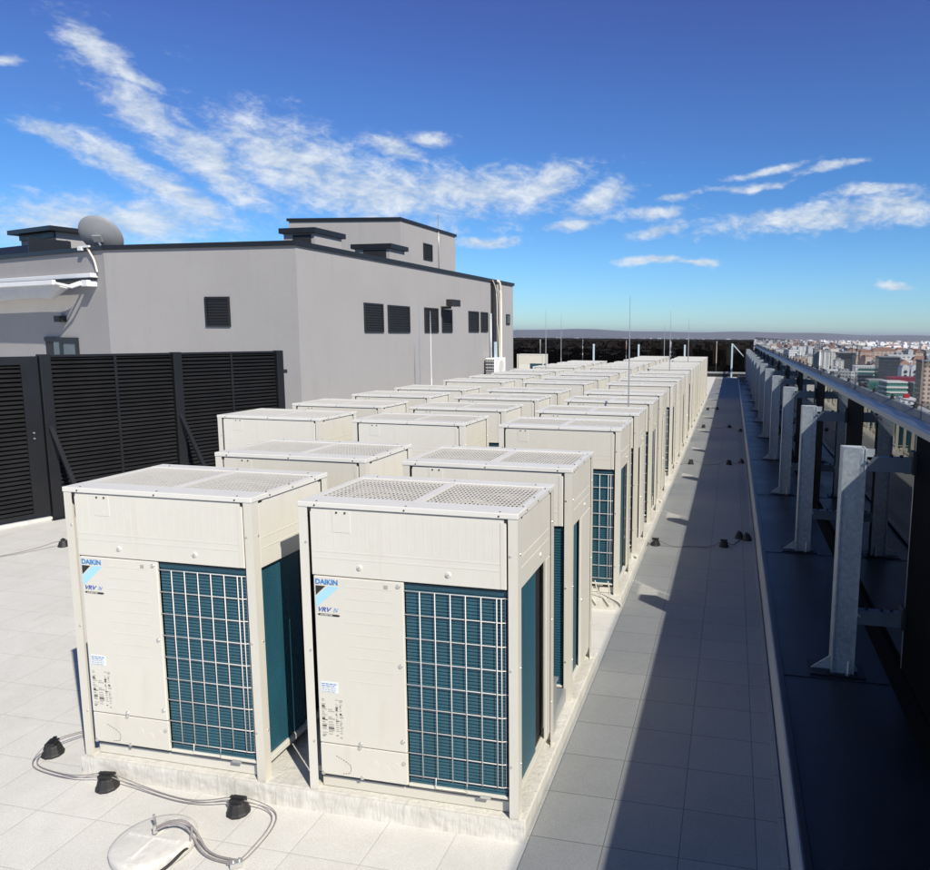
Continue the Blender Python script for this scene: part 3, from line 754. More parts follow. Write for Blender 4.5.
# ------------------------------------------------------------------ grey building
A = Vector((-8.09, 10.63)); B = Vector((-7.28, 23.54)); C = Vector((-13.07, 10.8)); Dp = Vector((-17.75, 12.3)); E_ = Vector((-27.0, 15.27))
u1 = (B - A).normalized(); off = Vector((-u1.y, u1.x)); u2 = (C - A).normalized(); u3 = (Dp - C).normalized()
bt = thing('penthouse_building', 'grey rendered rooftop building with dark roof edge and louvred vents', 'building')
poly = [A, B, B + off * 16, E_ + Vector((0, 8)), E_, C]
b = MB(); b.prism([p[:] for p in poly], PZ, 4.41, M['stucco']); b.build('wall', bt)
def edge_band(b, p, q, z0, z1, out=.05, ins=.25, m=None):
    d = (q - p).normalized(); n = Vector((d.y, -d.x))
    pts = [p + n * out - d * .05, q + n * out + d * .05, q - n * ins + d * .05, p - n * ins - d * .05]
    b.prism([x[:] for x in pts], z0, z1, m or M['flash'])
b = MB()
n1 = Vector((u1.y, -u1.x)); n2 = Vector((-u2.y, u2.x)); n3 = Vector((-u3.y, u3.x))
cap = [A + n1 * .05 + n2 * .05, B + n1 * .05 + u1 * .05, B + u1 * .05 + off * 16, E_ + Vector((0, 8)), E_ + n3 * .05, C + n2 * .05]
b.prism([p[:] for p in cap], 4.411, 4.51, M['flash']); b.build('roof_edge', bt)
def wallm(o, d, outn):   # local: x along wall, y outwards (negative y in front), z up
    return Matrix(((d.x, -outn.x, 0, o.x), (d.y, -outn.y, 0, o.y), (0, 0, 1, 0), (0, 0, 0, 1)))
W1 = wallm(A, u1, n1); W2 = wallm(A, u2, n2); W3 = wallm(C, u3, n3)
def louver(mt, s0, s1, z0, z1, parent, pitch=.062):
    b = MB(); m = M['anthracite']; f = .045
    b.box(s0, s1, -.012, .0, z0, z1, M['black'], mt)
    for a in ((s0, s0 + f, z0, z1), (s1 - f, s1, z0, z1)): b.box(a[0], a[1], -.035, -.0125, a[2], a[3], m, mt)
    b.box(s0 + f, s1 - f, -.035, -.0125, z1 - f, z1, m, mt); b.box(s0 + f, s1 - f, -.035, -.0125, z0, z0 + f, m, mt)
    fr = b.build('louver', parent)
    b = MB(); z = z0 + f + .01
    while z < z1 - f - .03:
        b.box(s0 + f, s1 - f, -.012, .012, -.003, .003, m, mt @ Matrix.Translation((0, -.024, z + .015)) @ Matrix.Rotation(.7, 4, 'X')); z += pitch
    b.build('slats', fr)
for s0, s1, z0, z1 in ((2.54, 3.43, 2.60, 3.33), (3.67, 4.82, 2.60, 3.32), (5.70, 6.56, 2.61, 3.33), (6.82, 7.52, 2.62, 3.33), (8.78, 9.60, 2.64, 3.33), (9.79, 10.40, 2.65, 3.33)): louver(W1, s0, s1, z0, z1, bt)
louver(W2, 1.69, 2.32, 2.70, 3.35, bt)
b = MB(); b.box(12.18, 12.55, -.03, .0, 2.93, 3.32, M['anthracite'], W1); f = b.build('window', bt)
b = MB(); b.box(12.23, 12.50, -.036, -.031, 2.98, 3.27, M['winglass'], W1); b.build('pane', f)
M['pane'] = surf('hazy_pane', (.13, .16, .18), .2, var=.1)
b = MB(); b.box(1.37, 2.92, -.02, .02, 0, 2.42, M['black'], W3); b.box(1.37, 1.47, -.05, -.021, 0, 2.42, M['anthracite'], W3); b.box(2.05, 2.20, -.05, -.021, 0, 2.42, M['anthracite'], W3); b.box(1.47, 2.05, -.05, -.021, 2.28, 2.42, M['anthracite'], W3); b.box(2.20, 2.92, -.05, -.021, 2.32, 2.42, M['anthracite'], W3); f = b.build('door', bt)
b = MB(); b.box(1.475, 2.045, -.035, -.024, .05, 2.275, M['pane'], W3); b.box(2.205, 2.50, -.035, -.024, .05, 2.315, M['pane'], W3); b.build('pane', f)
# upper storey
U0 = A + off * 3.5 + u1 * 10.72
up = [U0, U0 + u1 * 4.6, U0 + u1 * 4.6 + off * 4.2 - u1 * .4, U0 + off * 4.2 - u1 * .65]
b = MB(); b.prism([p[:] for p in up], 4.5, 6.64, M['stucco']); us = b.build('upper_storey', bt)
c_ = U0 + u1 * 2.1 + off * 2.1
b = MB(); b.prism([(c_ + (p - c_) * 1.025)[:] for p in up], 6.641, 6.74, M['flash']); b.build('upper_roof_edge', us)
W4 = wallm(U0, u1, n1); louver(W4, 1.72, 2.46, 5.42, 6.05, us)
b = MB(); b.tube([W4 @ Vector((3.0, -.03, 4.5)), W4 @ Vector((3.0, -.03, 7.3))], .02, M['steel'], 6); b.build('mast', us)
# roof housings
def housing(s, o, L, Wd, z, lab, over=.12):
    t = thing('roof_housing', lab, 'roof housing', (0, 0, 0), group='housings on the grey building roof')
    p = A + u1 * s + off * o
    q = [p, p + u1 * L, p + u1 * L + off * Wd, p + off * Wd]
    b = MB(); b.prism([x[:] for x in q], 4.511, z - .13, M['stucco']); b.build('wall', t)
    c = (q[0] + q[2]) / 2; b = MB(); b.prism([(c + (x - c) + (x - c).normalized() * over)[:] for x in q], z - .129, z, M['flash']); b.build('cover', t)
    mt = wallm(p, off, -u1); b = MB(); b.box(.10, Wd - .28, -.02, .0, 4.53, z - .16, M['black'], mt); b.build('vent_opening', t)
    return t
housing(2.55, 1.32, 1.15, .90, 5.17, 'low housing with dark cover at the front of the grey building roof')
housing(5.15, .75, .85, 1.1, 5.08, 'low housing with dark cover beside the upper storey')
# flood light, ducts, condenser on the long wall
t = thing('flood_light', 'black flood light on an arm above the middle louvres', 'flood light')
b = MB(); b.box(6.78, 6.88, -.30, .0, 3.33, 3.40, M['black'], W1); b.build('arm', t)
b = MB(); b.box(6.56, 7.12, -.50, -.28, 3.40, 3.60, M['black'], W1, .012); b.build('lamp_housing', t)
t = thing('pipe_chase', 'dark vertical pipe chase with pale pipes on the long grey wall', 'pipes')
b = MB(); b.box(10.72, 11.02, -.10, .0, 1.0, 4.40, M['anthracite'], W1); b.build('duct', t)
b = MB(); b.box(10.74, 11.00, -.12, -.101, 1.0, 2.30, M['bluepipe'], W1); b.build('lower_cover', t)
b = MB(); b.tube([W1 @ Vector(p) for p in ((10.58, -.05, 1.0), (10.58, -.05, 3.3))], .045, M['galv'], 8); b.build('grey_pipe', t)
b = MB(); b.tube([W1 @ Vector(p) for p in ((10.95, -.16, 4.46), (11.08, -.20, 4.40), (11.20, -.18, 4.1), (11.27, -.16, 3.6), (11.26, -.16, 2.5), (11.25, -.16, 1.6))], .055, M['pvc'], 8, 2); b.build('insulated_pipe', t)
b = MB(); b.tube([W1 @ Vector(p) for p in ((10.60, -.13, 4.45), (10.85, -.15, 4.2), (10.97, -.14, 3.6), (10.95, -.14, 2.9), (11.1, -.14, 2.7), (11.15, -.14, 1.7))], .018, M['pvc'], 6, 2); b.build('thin_pipe', t)
t = thing('wall_condenser', 'small white condenser unit mounted on the grey wall', 'air conditioner')
b = MB(); b.box(10.0, 11.05, -.42, -.08, 1.20, 1.75, M['white'], W1, .015); b.build('casing', t)
b = MB(); mt = W1
for i in range(5): b.box(9.975, 9.999, -.40 + i * .066, -.37 + i * .066, 1.25, 1.70, M['black'], mt)
for i in range(4): b.box(9.97, 9.9745, -.41, -.10, 1.30 + i * .11, 1.315 + i * .11, M['white'], mt)
b.build('side_grille', t)
b = MB(); b.cyl((0, 0), .20, .20, 0, .012, M['guard'], 24, mtx=mt @ Matrix.Translation((10.6, -.42, 1.47)) @ Matrix.Rotation(PI / 2, 4, 'X')); b.build('fan_grille', t)
b = MB(); b.box(9.93, 10.9, -.40, .0, 1.165, 1.198, M['black'], mt); b.build('wall_bracket', t)
# ------------------------------------------------------------------ awning on the angled wall
t = thing('retractable_awning', 'white retracted awning with sagging pale fabric on the grey wall', 'awning')
b = MB(); b.box(.30, 6.6, -.16, .0, 3.80, 3.90, M['white'], W3, .012); b.box(.30, 6.6, -.155, -.02, 3.76, 3.798, M['anthracite'], W3); b.build('cassette', t)
b = MB(); b.box(.95, 6.6, -.66, -.58, 3.62, 3.73, M['white'], W3, .012); b.build('front_bar', t)
b = MB(); nx, nz = 60, 8; vs = []; rnd = random.Random(4)
for j in range(nz + 1):
    for i in range(nx + 1):
        s = 1.0 + 5.6 * i / nx; v_ = j / nz
        sag = .34 + .025 * math.sin(s * 1.5 + 1.0)
        endf = min(1, (s - 1.0) / .55) ** .6
        vs.append(W3 @ Vector((s, -.60 + .38 * v_ ** 1.3 - .03 * math.sin(s * 2.3) * v_ * (1 - v_) * 2, 3.66 - sag * endf * math.sin(PI * min(1, v_ * .86)) - .02 * v_)))
b.add(vs, [(j * (nx + 1) + i, j * (nx + 1) + i + 1, (j + 1) * (nx + 1) + i + 1, (j + 1) * (nx + 1) + i) for j in range(nz) for i in range(nx)], M['fabric'], True)
b.build('fabric', t)
for s in (.55, .80):
    b = MB(); b.tube([W3 @ Vector((s, -.10, 3.72)), W3 @ Vector((s + .18, -.36, 3.58)), W3 @ Vector((s + .42, -.60, 3.66))], .035, M['white'], 8); b.build('folding_arm', t)
b = MB(); b.box(.36, .62, -.22, -.0, 3.60, 3.74, M['white'], W3, .01); b.build('end_bracket', t)
b = MB(); b.box(1.85, 2.12, -.16, .0, 2.79, 2.94, M['black'], W3, .01); tag(b.build('wall_lamp'), 'small black box lamp under the awning', 'lamp')
b = MB(); b.tube([W3 @ Vector((.52, -.07, 4.50)), W3 @ Vector((.48, -.06, 4.40)), W3 @ Vector((.30, -.05, 4.2)), W3 @ Vector((.22, -.05, 3.92))], .022, M['pvc'], 6, 2)
tag(b.build('dish_cable'), 'pale cable hanging from the satellite dish to the awning', 'cable')
# ------------------------------------------------------------------ dish
t = thing('satellite_dish', 'grey satellite dish on the roof edge above the awning', 'satellite dish')
cen = W3 @ Vector((1.14, .5, 4.80))
rotd = Matrix.Translation(cen) @ Vector((-.22, .82, .53)).to_track_quat('Z', 'Y').to_matrix().to_4x4()
prof = [(.001, 0), (.15, .012), (.3, .05), (.42, .10), (.50, .14), (.505, .15), (.49, .147), (.40, .102), (.28, .055), (.1, .018), (.001, .012)]
b = MB(); b.lathe(prof, M['dish'], 40, mtx=rotd); b.build('reflector', t)
b = MB(); b.cyl((.09, .05), .008, .008, -.01, .0, M['screw'], 8, mtx=rotd); b.box(-.10, .10, -.08, .08, -.06, -.005, M['dish'], rotd); b.tube([cen + Vector((0, .0, -.02)), cen + Vector((0, .1, -.30))], .03, M['steel'], 8); b.build('mount', t)
b = MB(); b.box(.42, .86, -.10, -.055, 4.49, 4.53, M['white'], W3); b.box(.70, .86, -.12, -.055, 4.43, 4.50, M['white'], W3); b.build('mount_bracket', t)
# left roof box + solar panel
t = thing('roof_housing', 'beige roof box with overhanging dark cover left of the dish', 'roof housing', group='housings on the grey building roof')
b = MB(); b.box(6.40, 8.5, 2.05, 2.95, 4.511, 5.47, M['stucco'], W3); b.build('wall', t)
b = MB(); b.box(6.18, 8.75, 1.8, 3.0, 5.471, 5.60, M['flash'], W3); b.build('cover', t)
b = MB(); b.box(6.40, 8.45, 1.98, 2.04, 5.30, 5.465, M['flash'], W3); b.build('fascia', t)
M['solar'] = surf('solar_cells', (.012, .017, .034), .75, var=.2, scale=3, spec=.1)
t = thing('solar_collector', 'dark blue solar collector lying on the building roof', 'solar panel')
b = MB(); b.box(4.2, 9.0, -.55, .55, -.03, .03, M['solar'], W3 @ Matrix.Translation((0, .80, 4.76)) @ Matrix.Rotation(.40, 4, 'X')); b.build('panel', t)
b = MB(); b.box(4.12, 4.19, .33, 1.32, 4.515, 4.98, M['flash'], W3); b.box(4.2, 9.0, 1.32, 1.37, 4.515, 4.97, M['flash'], W3); b.build('frame', t)

# ------------------------------------------------------------------ the city below
GZ = -75.0
def city_mat(name, wall, win, sx=3.2, sz=3.1, wx=.55, wz=.5, var=.1):
    """facade with rows of windows, drawn from the object's own coordinates"""
    m, nt, out = new_mat(name)
    tc = nt.nodes.new('ShaderNodeTexCoord'); sep = nt.nodes.new('ShaderNodeSeparateXYZ'); nt.links.new(tc.outputs['Object'], sep.inputs[0])
    geo = nt.nodes.new('ShaderNodeNewGeometry')
    h = math_n(nt, 'ADD', sep.outputs[0], sep.outputs[1])
    fx = math_n(nt, 'FRACT', math_n(nt, 'DIVIDE', h, sx)); fz = math_n(nt, 'FRACT', math_n(nt, 'DIVIDE', sep.outputs[2], sz))
    w = math_n(nt, 'MULTIPLY', math_n(nt, 'LESS_THAN', fx, wx), math_n(nt, 'LESS_THAN', fz, wz))
    sn = nt.nodes.new('ShaderNodeSeparateXYZ'); nt.links.new(geo.outputs['Normal'], sn.inputs[0])
    w = math_n(nt, 'MULTIPLY', w, math_n(nt, 'LESS_THAN', sn.outputs[2], .5))
    n = noise(nt, tc.outputs['Object'], .15, 4)
    c = mix_col(nt, w, ramp(nt, n, .3, .7, tuple(x * (1 - var) for x in wall), tuple(min(1, x * (1 + var)) for x in wall)), win)
    bsdf(nt, out, c, ramp(nt, w, 0, 1, (.8,) * 3, (.2,) * 3)); return m
CM = dict(
    cream=city_mat('facade_cream', (.88, .84, .74), (.42, .39, .35), 3.4, 3.0, .4, .45),
    white=city_mat('facade_white', (.90, .90, .88), (.22, .25, .28), 3.0, 3.1, .5, .45),
    grey=city_mat('facade_grey', (.42, .43, .44), (.14, .15, .17), 3.0, 3.1, .55, .5),
    dark=city_mat('facade_dark', (.070, .080, .095), (.03, .036, .05), 2.4, 3.2, .8, .75),
    navy=city_mat('facade_navy', (.055, .075, .105), (.02, .035, .06), 2.0, 3.4, .85, .8),
    teal=city_mat('facade_teal', (.07, .26, .22), (.03, .12, .12), 2.4, 3.3, .7, .65),
    brown=city_mat('facade_brown', (.34, .27, .22), (.10, .09, .085), 3.2, 3.0, .5, .5),
    pink=city_mat('facade_pink', (.72, .55, .44), (.26, .20, .18), 3.2, 3.0, .45, .45),
    orange=city_mat('facade_orange', (.55, .22, .11), (.62, .50, .42), 6, 9, .4, .35),
    magenta=surf('facade_wine', (.30, .035, .075), .5, var=.1, scale=.2), red=surf('facade_red', (.50, .02, .04), .5, var=.1, scale=.2),
    roofgrey=surf('flat_roof', (.36, .36, .37), .8, var=.15, scale=.2), roofred=surf('tile_roof', (.36, .20, .15), .8, var=.2, scale=.4),
    roofwhite=surf('pale_roof', (.80, .80, .80), .7, var=.06, scale=.2), glasst=surf('teal_glass', (.04, .16, .16), .15, var=.2, scale=.3),
    win=surf('city_window', (.05, .06, .075), .2, var=.2, scale=.5), bark=surf('bare_wood', (.075, .055, .048), .9, var=.3, scale=.3))
def tower(name, label, x, y, w, d, h, wall, roof='roofgrey', rot=0, cat='building', group=None, plant=True, parapet=1.0):
    t = thing(name, label, cat, (x, y, GZ), rot, group)
    b = MB(); b.box(-w / 2, w / 2, 0, d, 0, h, CM[wall]); b.build('wall', t)
    b = MB(); b.box(-w / 2 - .3, w / 2 + .3, -.3, d + .3, h + .002, h + parapet, CM[roof])
    if plant: b.box(-w * .25, w * .2, d * .3, d * .7, h + parapet, h + parapet + 2.6, CM['grey'])
    b.build('roof', t); return t
def bands(t, w, d, h, n, mat, name='window_band', z0=4, frac=.5, out=.25, inset=0):
    st = (h - z0) / n
    for i in range(n):
        b = MB(); b.box(-w / 2 - out + inset, w / 2 + out - inset, -out, d + out, z0 + i * st, z0 + i * st + st * frac, CM[mat]); b.build(name, t)
def fins(t, w, h, n, mat, name='facade_strip', frac=.5):
    st = w / n
    for i in range(n):
        b = MB(); b.box(-w / 2 + i * st, -w / 2 + (i + frac) * st, -.6, 0, 0, h + .8, CM[mat]); b.build(name, t)
tower('tower_block', 'slim grey tower block left of the cream striped tower', 111.9, 1020, 6.4, 18, 60.2, 'grey')
t = tower('tower_block', 'tall cream tower block with vertical stripes above the rail', 123.3, 1000, 19.5, 20, 56.4, 'cream', 'roofgrey'); fins(t, 19.5, 56.4, 4, 'white')
t = tower('tower_block', 'lower cream tower block right of the striped tower', 133.7, 960, 10.6, 16, 47, 'cream'); fins(t, 10.6, 47, 2, 'white', frac=.4)
t = tower('office_tower', 'dark slate office tower behind the cream towers', 170.4, 1150, 25, 26, 52.5, 'dark'); bands(t, 25, 26, 52, 12, 'win', frac=.55)
tower('tower_block', 'pink and cream apartment slab left of the towers', 124, 1400, 22, 14, 39, 'pink')
tower('tower_block', 'pale apartment slab next to the pink slab', 146, 1420, 13, 14, 40, 'cream')
t = tower('office_block', 'long low white office block with teal windows', 157, 900, 26.5, 22, 42.4, 'white', 'roofwhite', plant=False); bands(t, 20, 20, 42, 9, 'glasst', frac=.6)
t = tower('office_tower', 'dark navy glass office tower, broad and flat topped', 172.9, 860, 21.9, 22, 54.8, 'navy', plant=False); bands(t, 21.9, 22, 54, 13, 'win', frac=.5)
def gabled(x, lab):
    t = thing('gabled_block', lab, 'building', (x, 700, GZ), 0, 'white gabled blocks')
    b = MB(); b.box(-3.3, 3.3, 0, 16, 0, 49, CM['roofwhite']); b.build('wall', t)
    b = MB(); b.prism([(-3.5, 49.01), (3.5, 49.01), (2.2, 51.6), (0, 52.6), (-2.2, 51.6)], -16.2, .2, CM['roofwhite'], Matrix.Rotation(PI / 2, 4, 'X')); b.build('gable', t)
    for z in (46.2, 42.2):
        b = MB(); b.cyl((0, 0), 1.5, 1.5, 0, .4, CM['win'], 14, mtx=Matrix.Translation((0, 0, z)) @ Matrix.Rotation(PI / 2, 4, 'X')); b.build('round_window', t)
gabled(155.3, 'white gabled block with round dark windows, left of two'); gabled(163.4, 'white gabled block with round dark windows, right of two')
t = tower('office_block', 'dark teal office block left of the banded one', 113.1, 600, 12.1, 18, 43, 'teal', plant=False); bands(t, 12.1, 18, 43, 10, 'glasst', frac=.5)
t = tower('office_block', 'teal office block with white storey bands', 119.5, 560, 14.2, 18, 44.2, 'teal', 'roofwhite', .12, plant=False); bands(t, 14.2, 18, 44, 11, 'roofwhite', 'storey_band', frac=.36, out=.6)
t = tower('office_block', 'wine red office block behind the teal ones', 143.1, 640, 27, 20, 43.2, 'magenta', 'magenta', plant=False); bands(t, 27, 20, 43, 8, 'win', frac=.35)
b = MB(); b.box(137.0, 140.6, 636, 639.5, GZ, GZ + 42.5, CM['red']); tag(b.build('red_stair_tower'), 'narrow bright red stair tower on the wine red block', 'tower')
t = tower('office_block', 'teal office block right of the red stair tower', 143.2, 600, 6.4, 18, 41.2, 'teal', plant=False); bands(t, 6.4, 18, 41, 10, 'glasst', frac=.5)
t = tower('office_block', 'small white office block with a red rooftop sign box', 98.3, 430, 7.8, 12, 42.4, 'white', 'roofwhite', plant=False); bands(t, 7.8, 12, 42, 11, 'win', frac=.4, inset=.8)
b = MB(); b.box(-2, 1, 1, 4, 43.5, 45.8, CM['red']); b.build('roof_box', t)
tower('tower_block', 'brown brick apartment tower at the right picture edge', 133.6, 520, 15.6, 16, 61.4, 'brown')
tower('office_block', 'small orange block with a pale window panel', 107.1, 620, 6.5, 10, 39.4, 'orange', plant=False)
tower('office_block', 'blue grey low block just above the capping rail', 112.7, 760, 21.7, 20, 41.4, 'grey')
tower('tower_block', 'beige tower seen through the far smoked glass, left of the walkway', -117.5, 2000, 18.9, 18, 52.8, 'pink')
tower('tower_block', 'beige tower seen through the far smoked glass, in line with the walkway', -42.7, 1900, 12.6, 16, 52.2, 'pink')
tower('tower_block', 'narrow pale tower seen through the far smoked glass', -8.1, 1800, 9.5, 14, 49, 'cream')
tower('tower_block', 'small dim tower seen through the far smoked glass at its left half', -223.5, 2100, 8.7, 14, 42, 'brown')
tower('tower_block', 'pale tower at the right corner of the far smoked glass', 36, 1700, 15.6, 14, 51, 'cream')
tower('tower_block', 'long pale slab far off above the right barrier', 125, 1900, 34, 14, 44, 'white')
tower('tower_block', 'long white slab beyond the far corner of the roof', 98.5, 2400, 37, 14, 47, 'white')
# individual mid-distance houses and blocks
rnd = random.Random(21)
taken = [(123, 1000, 40), (172, 860, 40), (157, 900, 40), (125, 590, 42), (143, 640, 30), (98, 430, 16), (133, 520, 16), (112, 760, 26), (170, 1150, 40), (130, 1400, 50)]
cnt = 0
house_protos = []
for wl, rf in (('white', 'roofred'), ('cream', 'roofred'), ('white', 'roofgrey'), ('grey', 'roofgrey'), ('pink', 'roofred'), ('white', 'roofwhite')):
    t = thing('town_house', 'x', 'house', (0, -500, GZ), 0, 'houses and blocks of the city far below')
    h = 12 + 3 * len(house_protos)
    b = MB(); b.box(-9, 9, -7, 7, 0, h, CM[wl]); b.build('wall', t)
    b = MB()
    if rf == 'roofred': b.add([(-9.6, -7.6, h), (9.6, -7.6, h), (9.6, 7.6, h), (-9.6, 7.6, h), (-6, 0, h + 5), (6, 0, h + 5)], [(0, 1, 5, 4), (1, 2, 5), (2, 3, 4, 5), (3, 0, 4), (3, 2, 1, 0)], CM[rf])
    else: b.box(-9.2, 9.2, -7.2, 7.2, h, h + 1, CM[rf]); b.box(-3, 2, -2, 3, h + 1, h + 3.4, CM['grey'])
    b.build('roof', t); house_protos.append(t)
for hp in house_protos: hp['label'] = 'town house or apartment block in the dense quarter beyond the glass barrier'
first = [True] * len(house_protos)
while cnt < 240:
    az = math.radians(rnd.uniform(3.0, 14.6)); d = 360 + 2100 * rnd.random() ** 1.1
    x, y = 1 + d * math.sin(az), d * math.cos(az)
    if any(abs(x - a) < r and abs(y - c) < r for a, c, r in taken): continue
    k = rnd.randrange(len(house_protos)); rz = rnd.choice((.15, .15 + PI / 2, .5))
    if first[k]: o = house_protos[k]; first[k] = False
    else: o = dup(house_protos[k], (0, 0, 0))
    o.location = (x, y, GZ); o.rotation_euler.z = rz
    s = rnd.uniform(.8, 1.7); o.scale = (s * rnd.uniform(.8, 2.2), s, rnd.uniform(.8, 1.7) * (1.0 if d > 700 else .9))
    cnt += 1
# the far city: one mass of small blocks, and the bare winter woods
b = MB(); cm = [CM['white'], CM['cream'], CM['roofwhite'], CM['roofred'], CM['grey'], CM['roofwhite'], CM['pink'], CM['roofgrey']]
for i in range(11000):
    az = math.radians(rnd.uniform(-27, 17)); d = 2300 + 8200 * rnd.random() ** 1.25
    if az < math.radians(2) and d < 3600 and rnd.random() < .93: continue
    x, y = 1 + d * math.sin(az), d * math.cos(az)
    w, dd, h = rnd.uniform(12, 44), rnd.uniform(10, 30), rnd.choice((5, 6, 7, 8, 8, 9, 10, 12, 14, 18, 30))
    if rnd.random() < .07: w *= 3; h = 9
    b.box(-w / 2, w / 2, -dd / 2, dd / 2, GZ, GZ + h, rnd.choice(cm), Matrix.Translation((x, y, 0)) @ Matrix.Rotation(rnd.uniform(0, .8), 4, 'Z'))
struct(b.build('distant_city'), 'stuff')
M['woods'] = surf('bare_winter_woods', (.062, .052, .046), .95, var=.35, scale=.05, kind='Object')
b = MB()
ico = [(math.cos(a) * .5 * c, math.sin(a) * .5 * c, z) for z, c in ((0, .75), (.55, 1.0), (.85, .55)) for a in (0, 1.05, 2.1, 3.14, 4.2, 5.25)]
icf = [(k * 6 + i, k * 6 + (i + 1) % 6, (k + 1) * 6 + (i + 1) % 6, (k + 1) * 6 + i) for k in (0, 1) for i in range(6)] + [tuple(range(12, 18))]
for i in range(7500):
    if i < 4200: az = math.radians(rnd.uniform(-27, 3.5)); d = 900 + 3600 * rnd.random()
    else: az = math.radians(rnd.uniform(-10, 16)); d = 420 + 7500 * rnd.random() ** 1.4
    x, y = 1 + d * math.sin(az), d * math.cos(az); s = rnd.uniform(9, 18); h = rnd.uniform(7, 13)
    b.add([(x + p[0] * s * rnd.uniform(.8, 1.2), y + p[1] * s, GZ + p[2] * h * rnd.uniform(.9, 1.1)) for p in ico], icf, M['woods'])
struct(b.build('winter_woods'), 'stuff')
def ground_mat():
    m, nt, out = new_mat('city_ground')
    v = coords(nt)
    n = noise(nt, v, .004, 8, .65); n2 = noise(nt, v, .03, 6, .7); n3 = noise(nt, v, .0007, 5, .6)
    c = ramp(nt, n, .38, .62, (.085, .075, .070), (.19, .185, .18))
    c = mix_col(nt, ramp(nt, n2, .52, .66), c, (.26, .25, .245)); c = mix_col(nt, ramp(nt, n3, .45, .6), c, (.085, .062, .062))
    bsdf(nt, out, c, .9); return m
M['cityground'] = ground_mat()
b = MB(); b.add([(-60000, -3000, GZ), (60000, -3000, GZ), (60000, 60000, GZ), (-60000, 60000, GZ)], [(0, 1, 2, 3)], M['cityground']); struct(b.build('city_ground'))
M['hill'] = surf('wooded_hills', (.085, .080, .095), .95, var=.35, scale=.0012)
b = MB(); na, nr = 160, 6; vs = []
for j in range(nr + 1):
    for i in range(na + 1):
        az = math.radians(-50 + 80 * i / na); d = 10500 + 3500 * j / nr
        prof = 62 + 38 * math.exp(-((math.degrees(az) + 13) / 6) ** 2) + 14 * math.sin(az * 23) + 7 * math.sin(az * 61 + 1) + 22 * math.exp(-((math.degrees(az) + 2) / 5) ** 2) - 12 * max(0, math.degrees(az)) / 10
        vs.append((d * math.sin(az), d * math.cos(az), GZ + (prof + 75) * math.sin(PI / 2 * min(1, j / (nr - 1))) * .92))
b.add(vs, [(j * (na + 1) + i, j * (na + 1) + i + 1, (j + 1) * (na + 1) + i + 1, (j + 1) * (na + 1) + i) for j in range(nr) for i in range(na)], M['hill'], True); struct(b.build('hills'))

# haze: one closed box of thin air round everything
HAZE = 5e-5
if HAZE:
    m, nt, out = new_mat('haze_air')
    pv = nt.nodes.new('ShaderNodeVolumePrincipled'); pv.inputs['Color'].default_value = (.80, .86, .95, 1); pv.inputs['Density'].default_value = HAZE; pv.inputs['Anisotropy'].default_value = .2
    nt.links.new(pv.outputs[0], out.inputs['Volume'])
    b = MB(); b.box(-61000, 61000, -3500, 61000, GZ - 1, 140, m); struct(b.build('haze'), 'stuff')

# ------------------------------------------------------------------ light
sd = Vector((1, -.87, 1.10)).normalized()
sun = bpy.data.lights.new('sun', 'SUN'); sun.energy = 5.0; sun.angle = math.radians(.53); sun.color = (1, .94, .82)
so = bpy.data.objects.new('sun', sun); COL.objects.link(so); so.rotation_euler = sd.to_track_quat('Z', 'Y').to_euler()
w = bpy.data.worlds.new('World'); sc.world = w; w.use_nodes = True
nt = w.node_tree; nt.nodes.clear()
out = nt.nodes.new('ShaderNodeOutputWorld'); bg = nt.nodes.new('ShaderNodeBackground')
sky = nt.nodes.new('ShaderNodeTexSky'); sky.sky_type = 'NISHITA'; sky.sun_disc = False
sky.sun_elevation = math.asin(sd.z); sky.sun_rotation = math.atan2(sd.x, sd.y)
sky.altitude = 150; sky.air_density = 1.0; sky.dust_density = .2; sky.ozone_density = 4.0
tc = nt.nodes.new('ShaderNodeTexCoord'); sep = nt.nodes.new('ShaderNodeSeparateXYZ'); nt.links.new(tc.outputs['Generated'], sep.inputs[0])
az = math_n(nt, 'ARCTAN2', sep.outputs[0], sep.outputs[1]); el = math_n(nt, 'ARCSINE', sep.outputs[2])
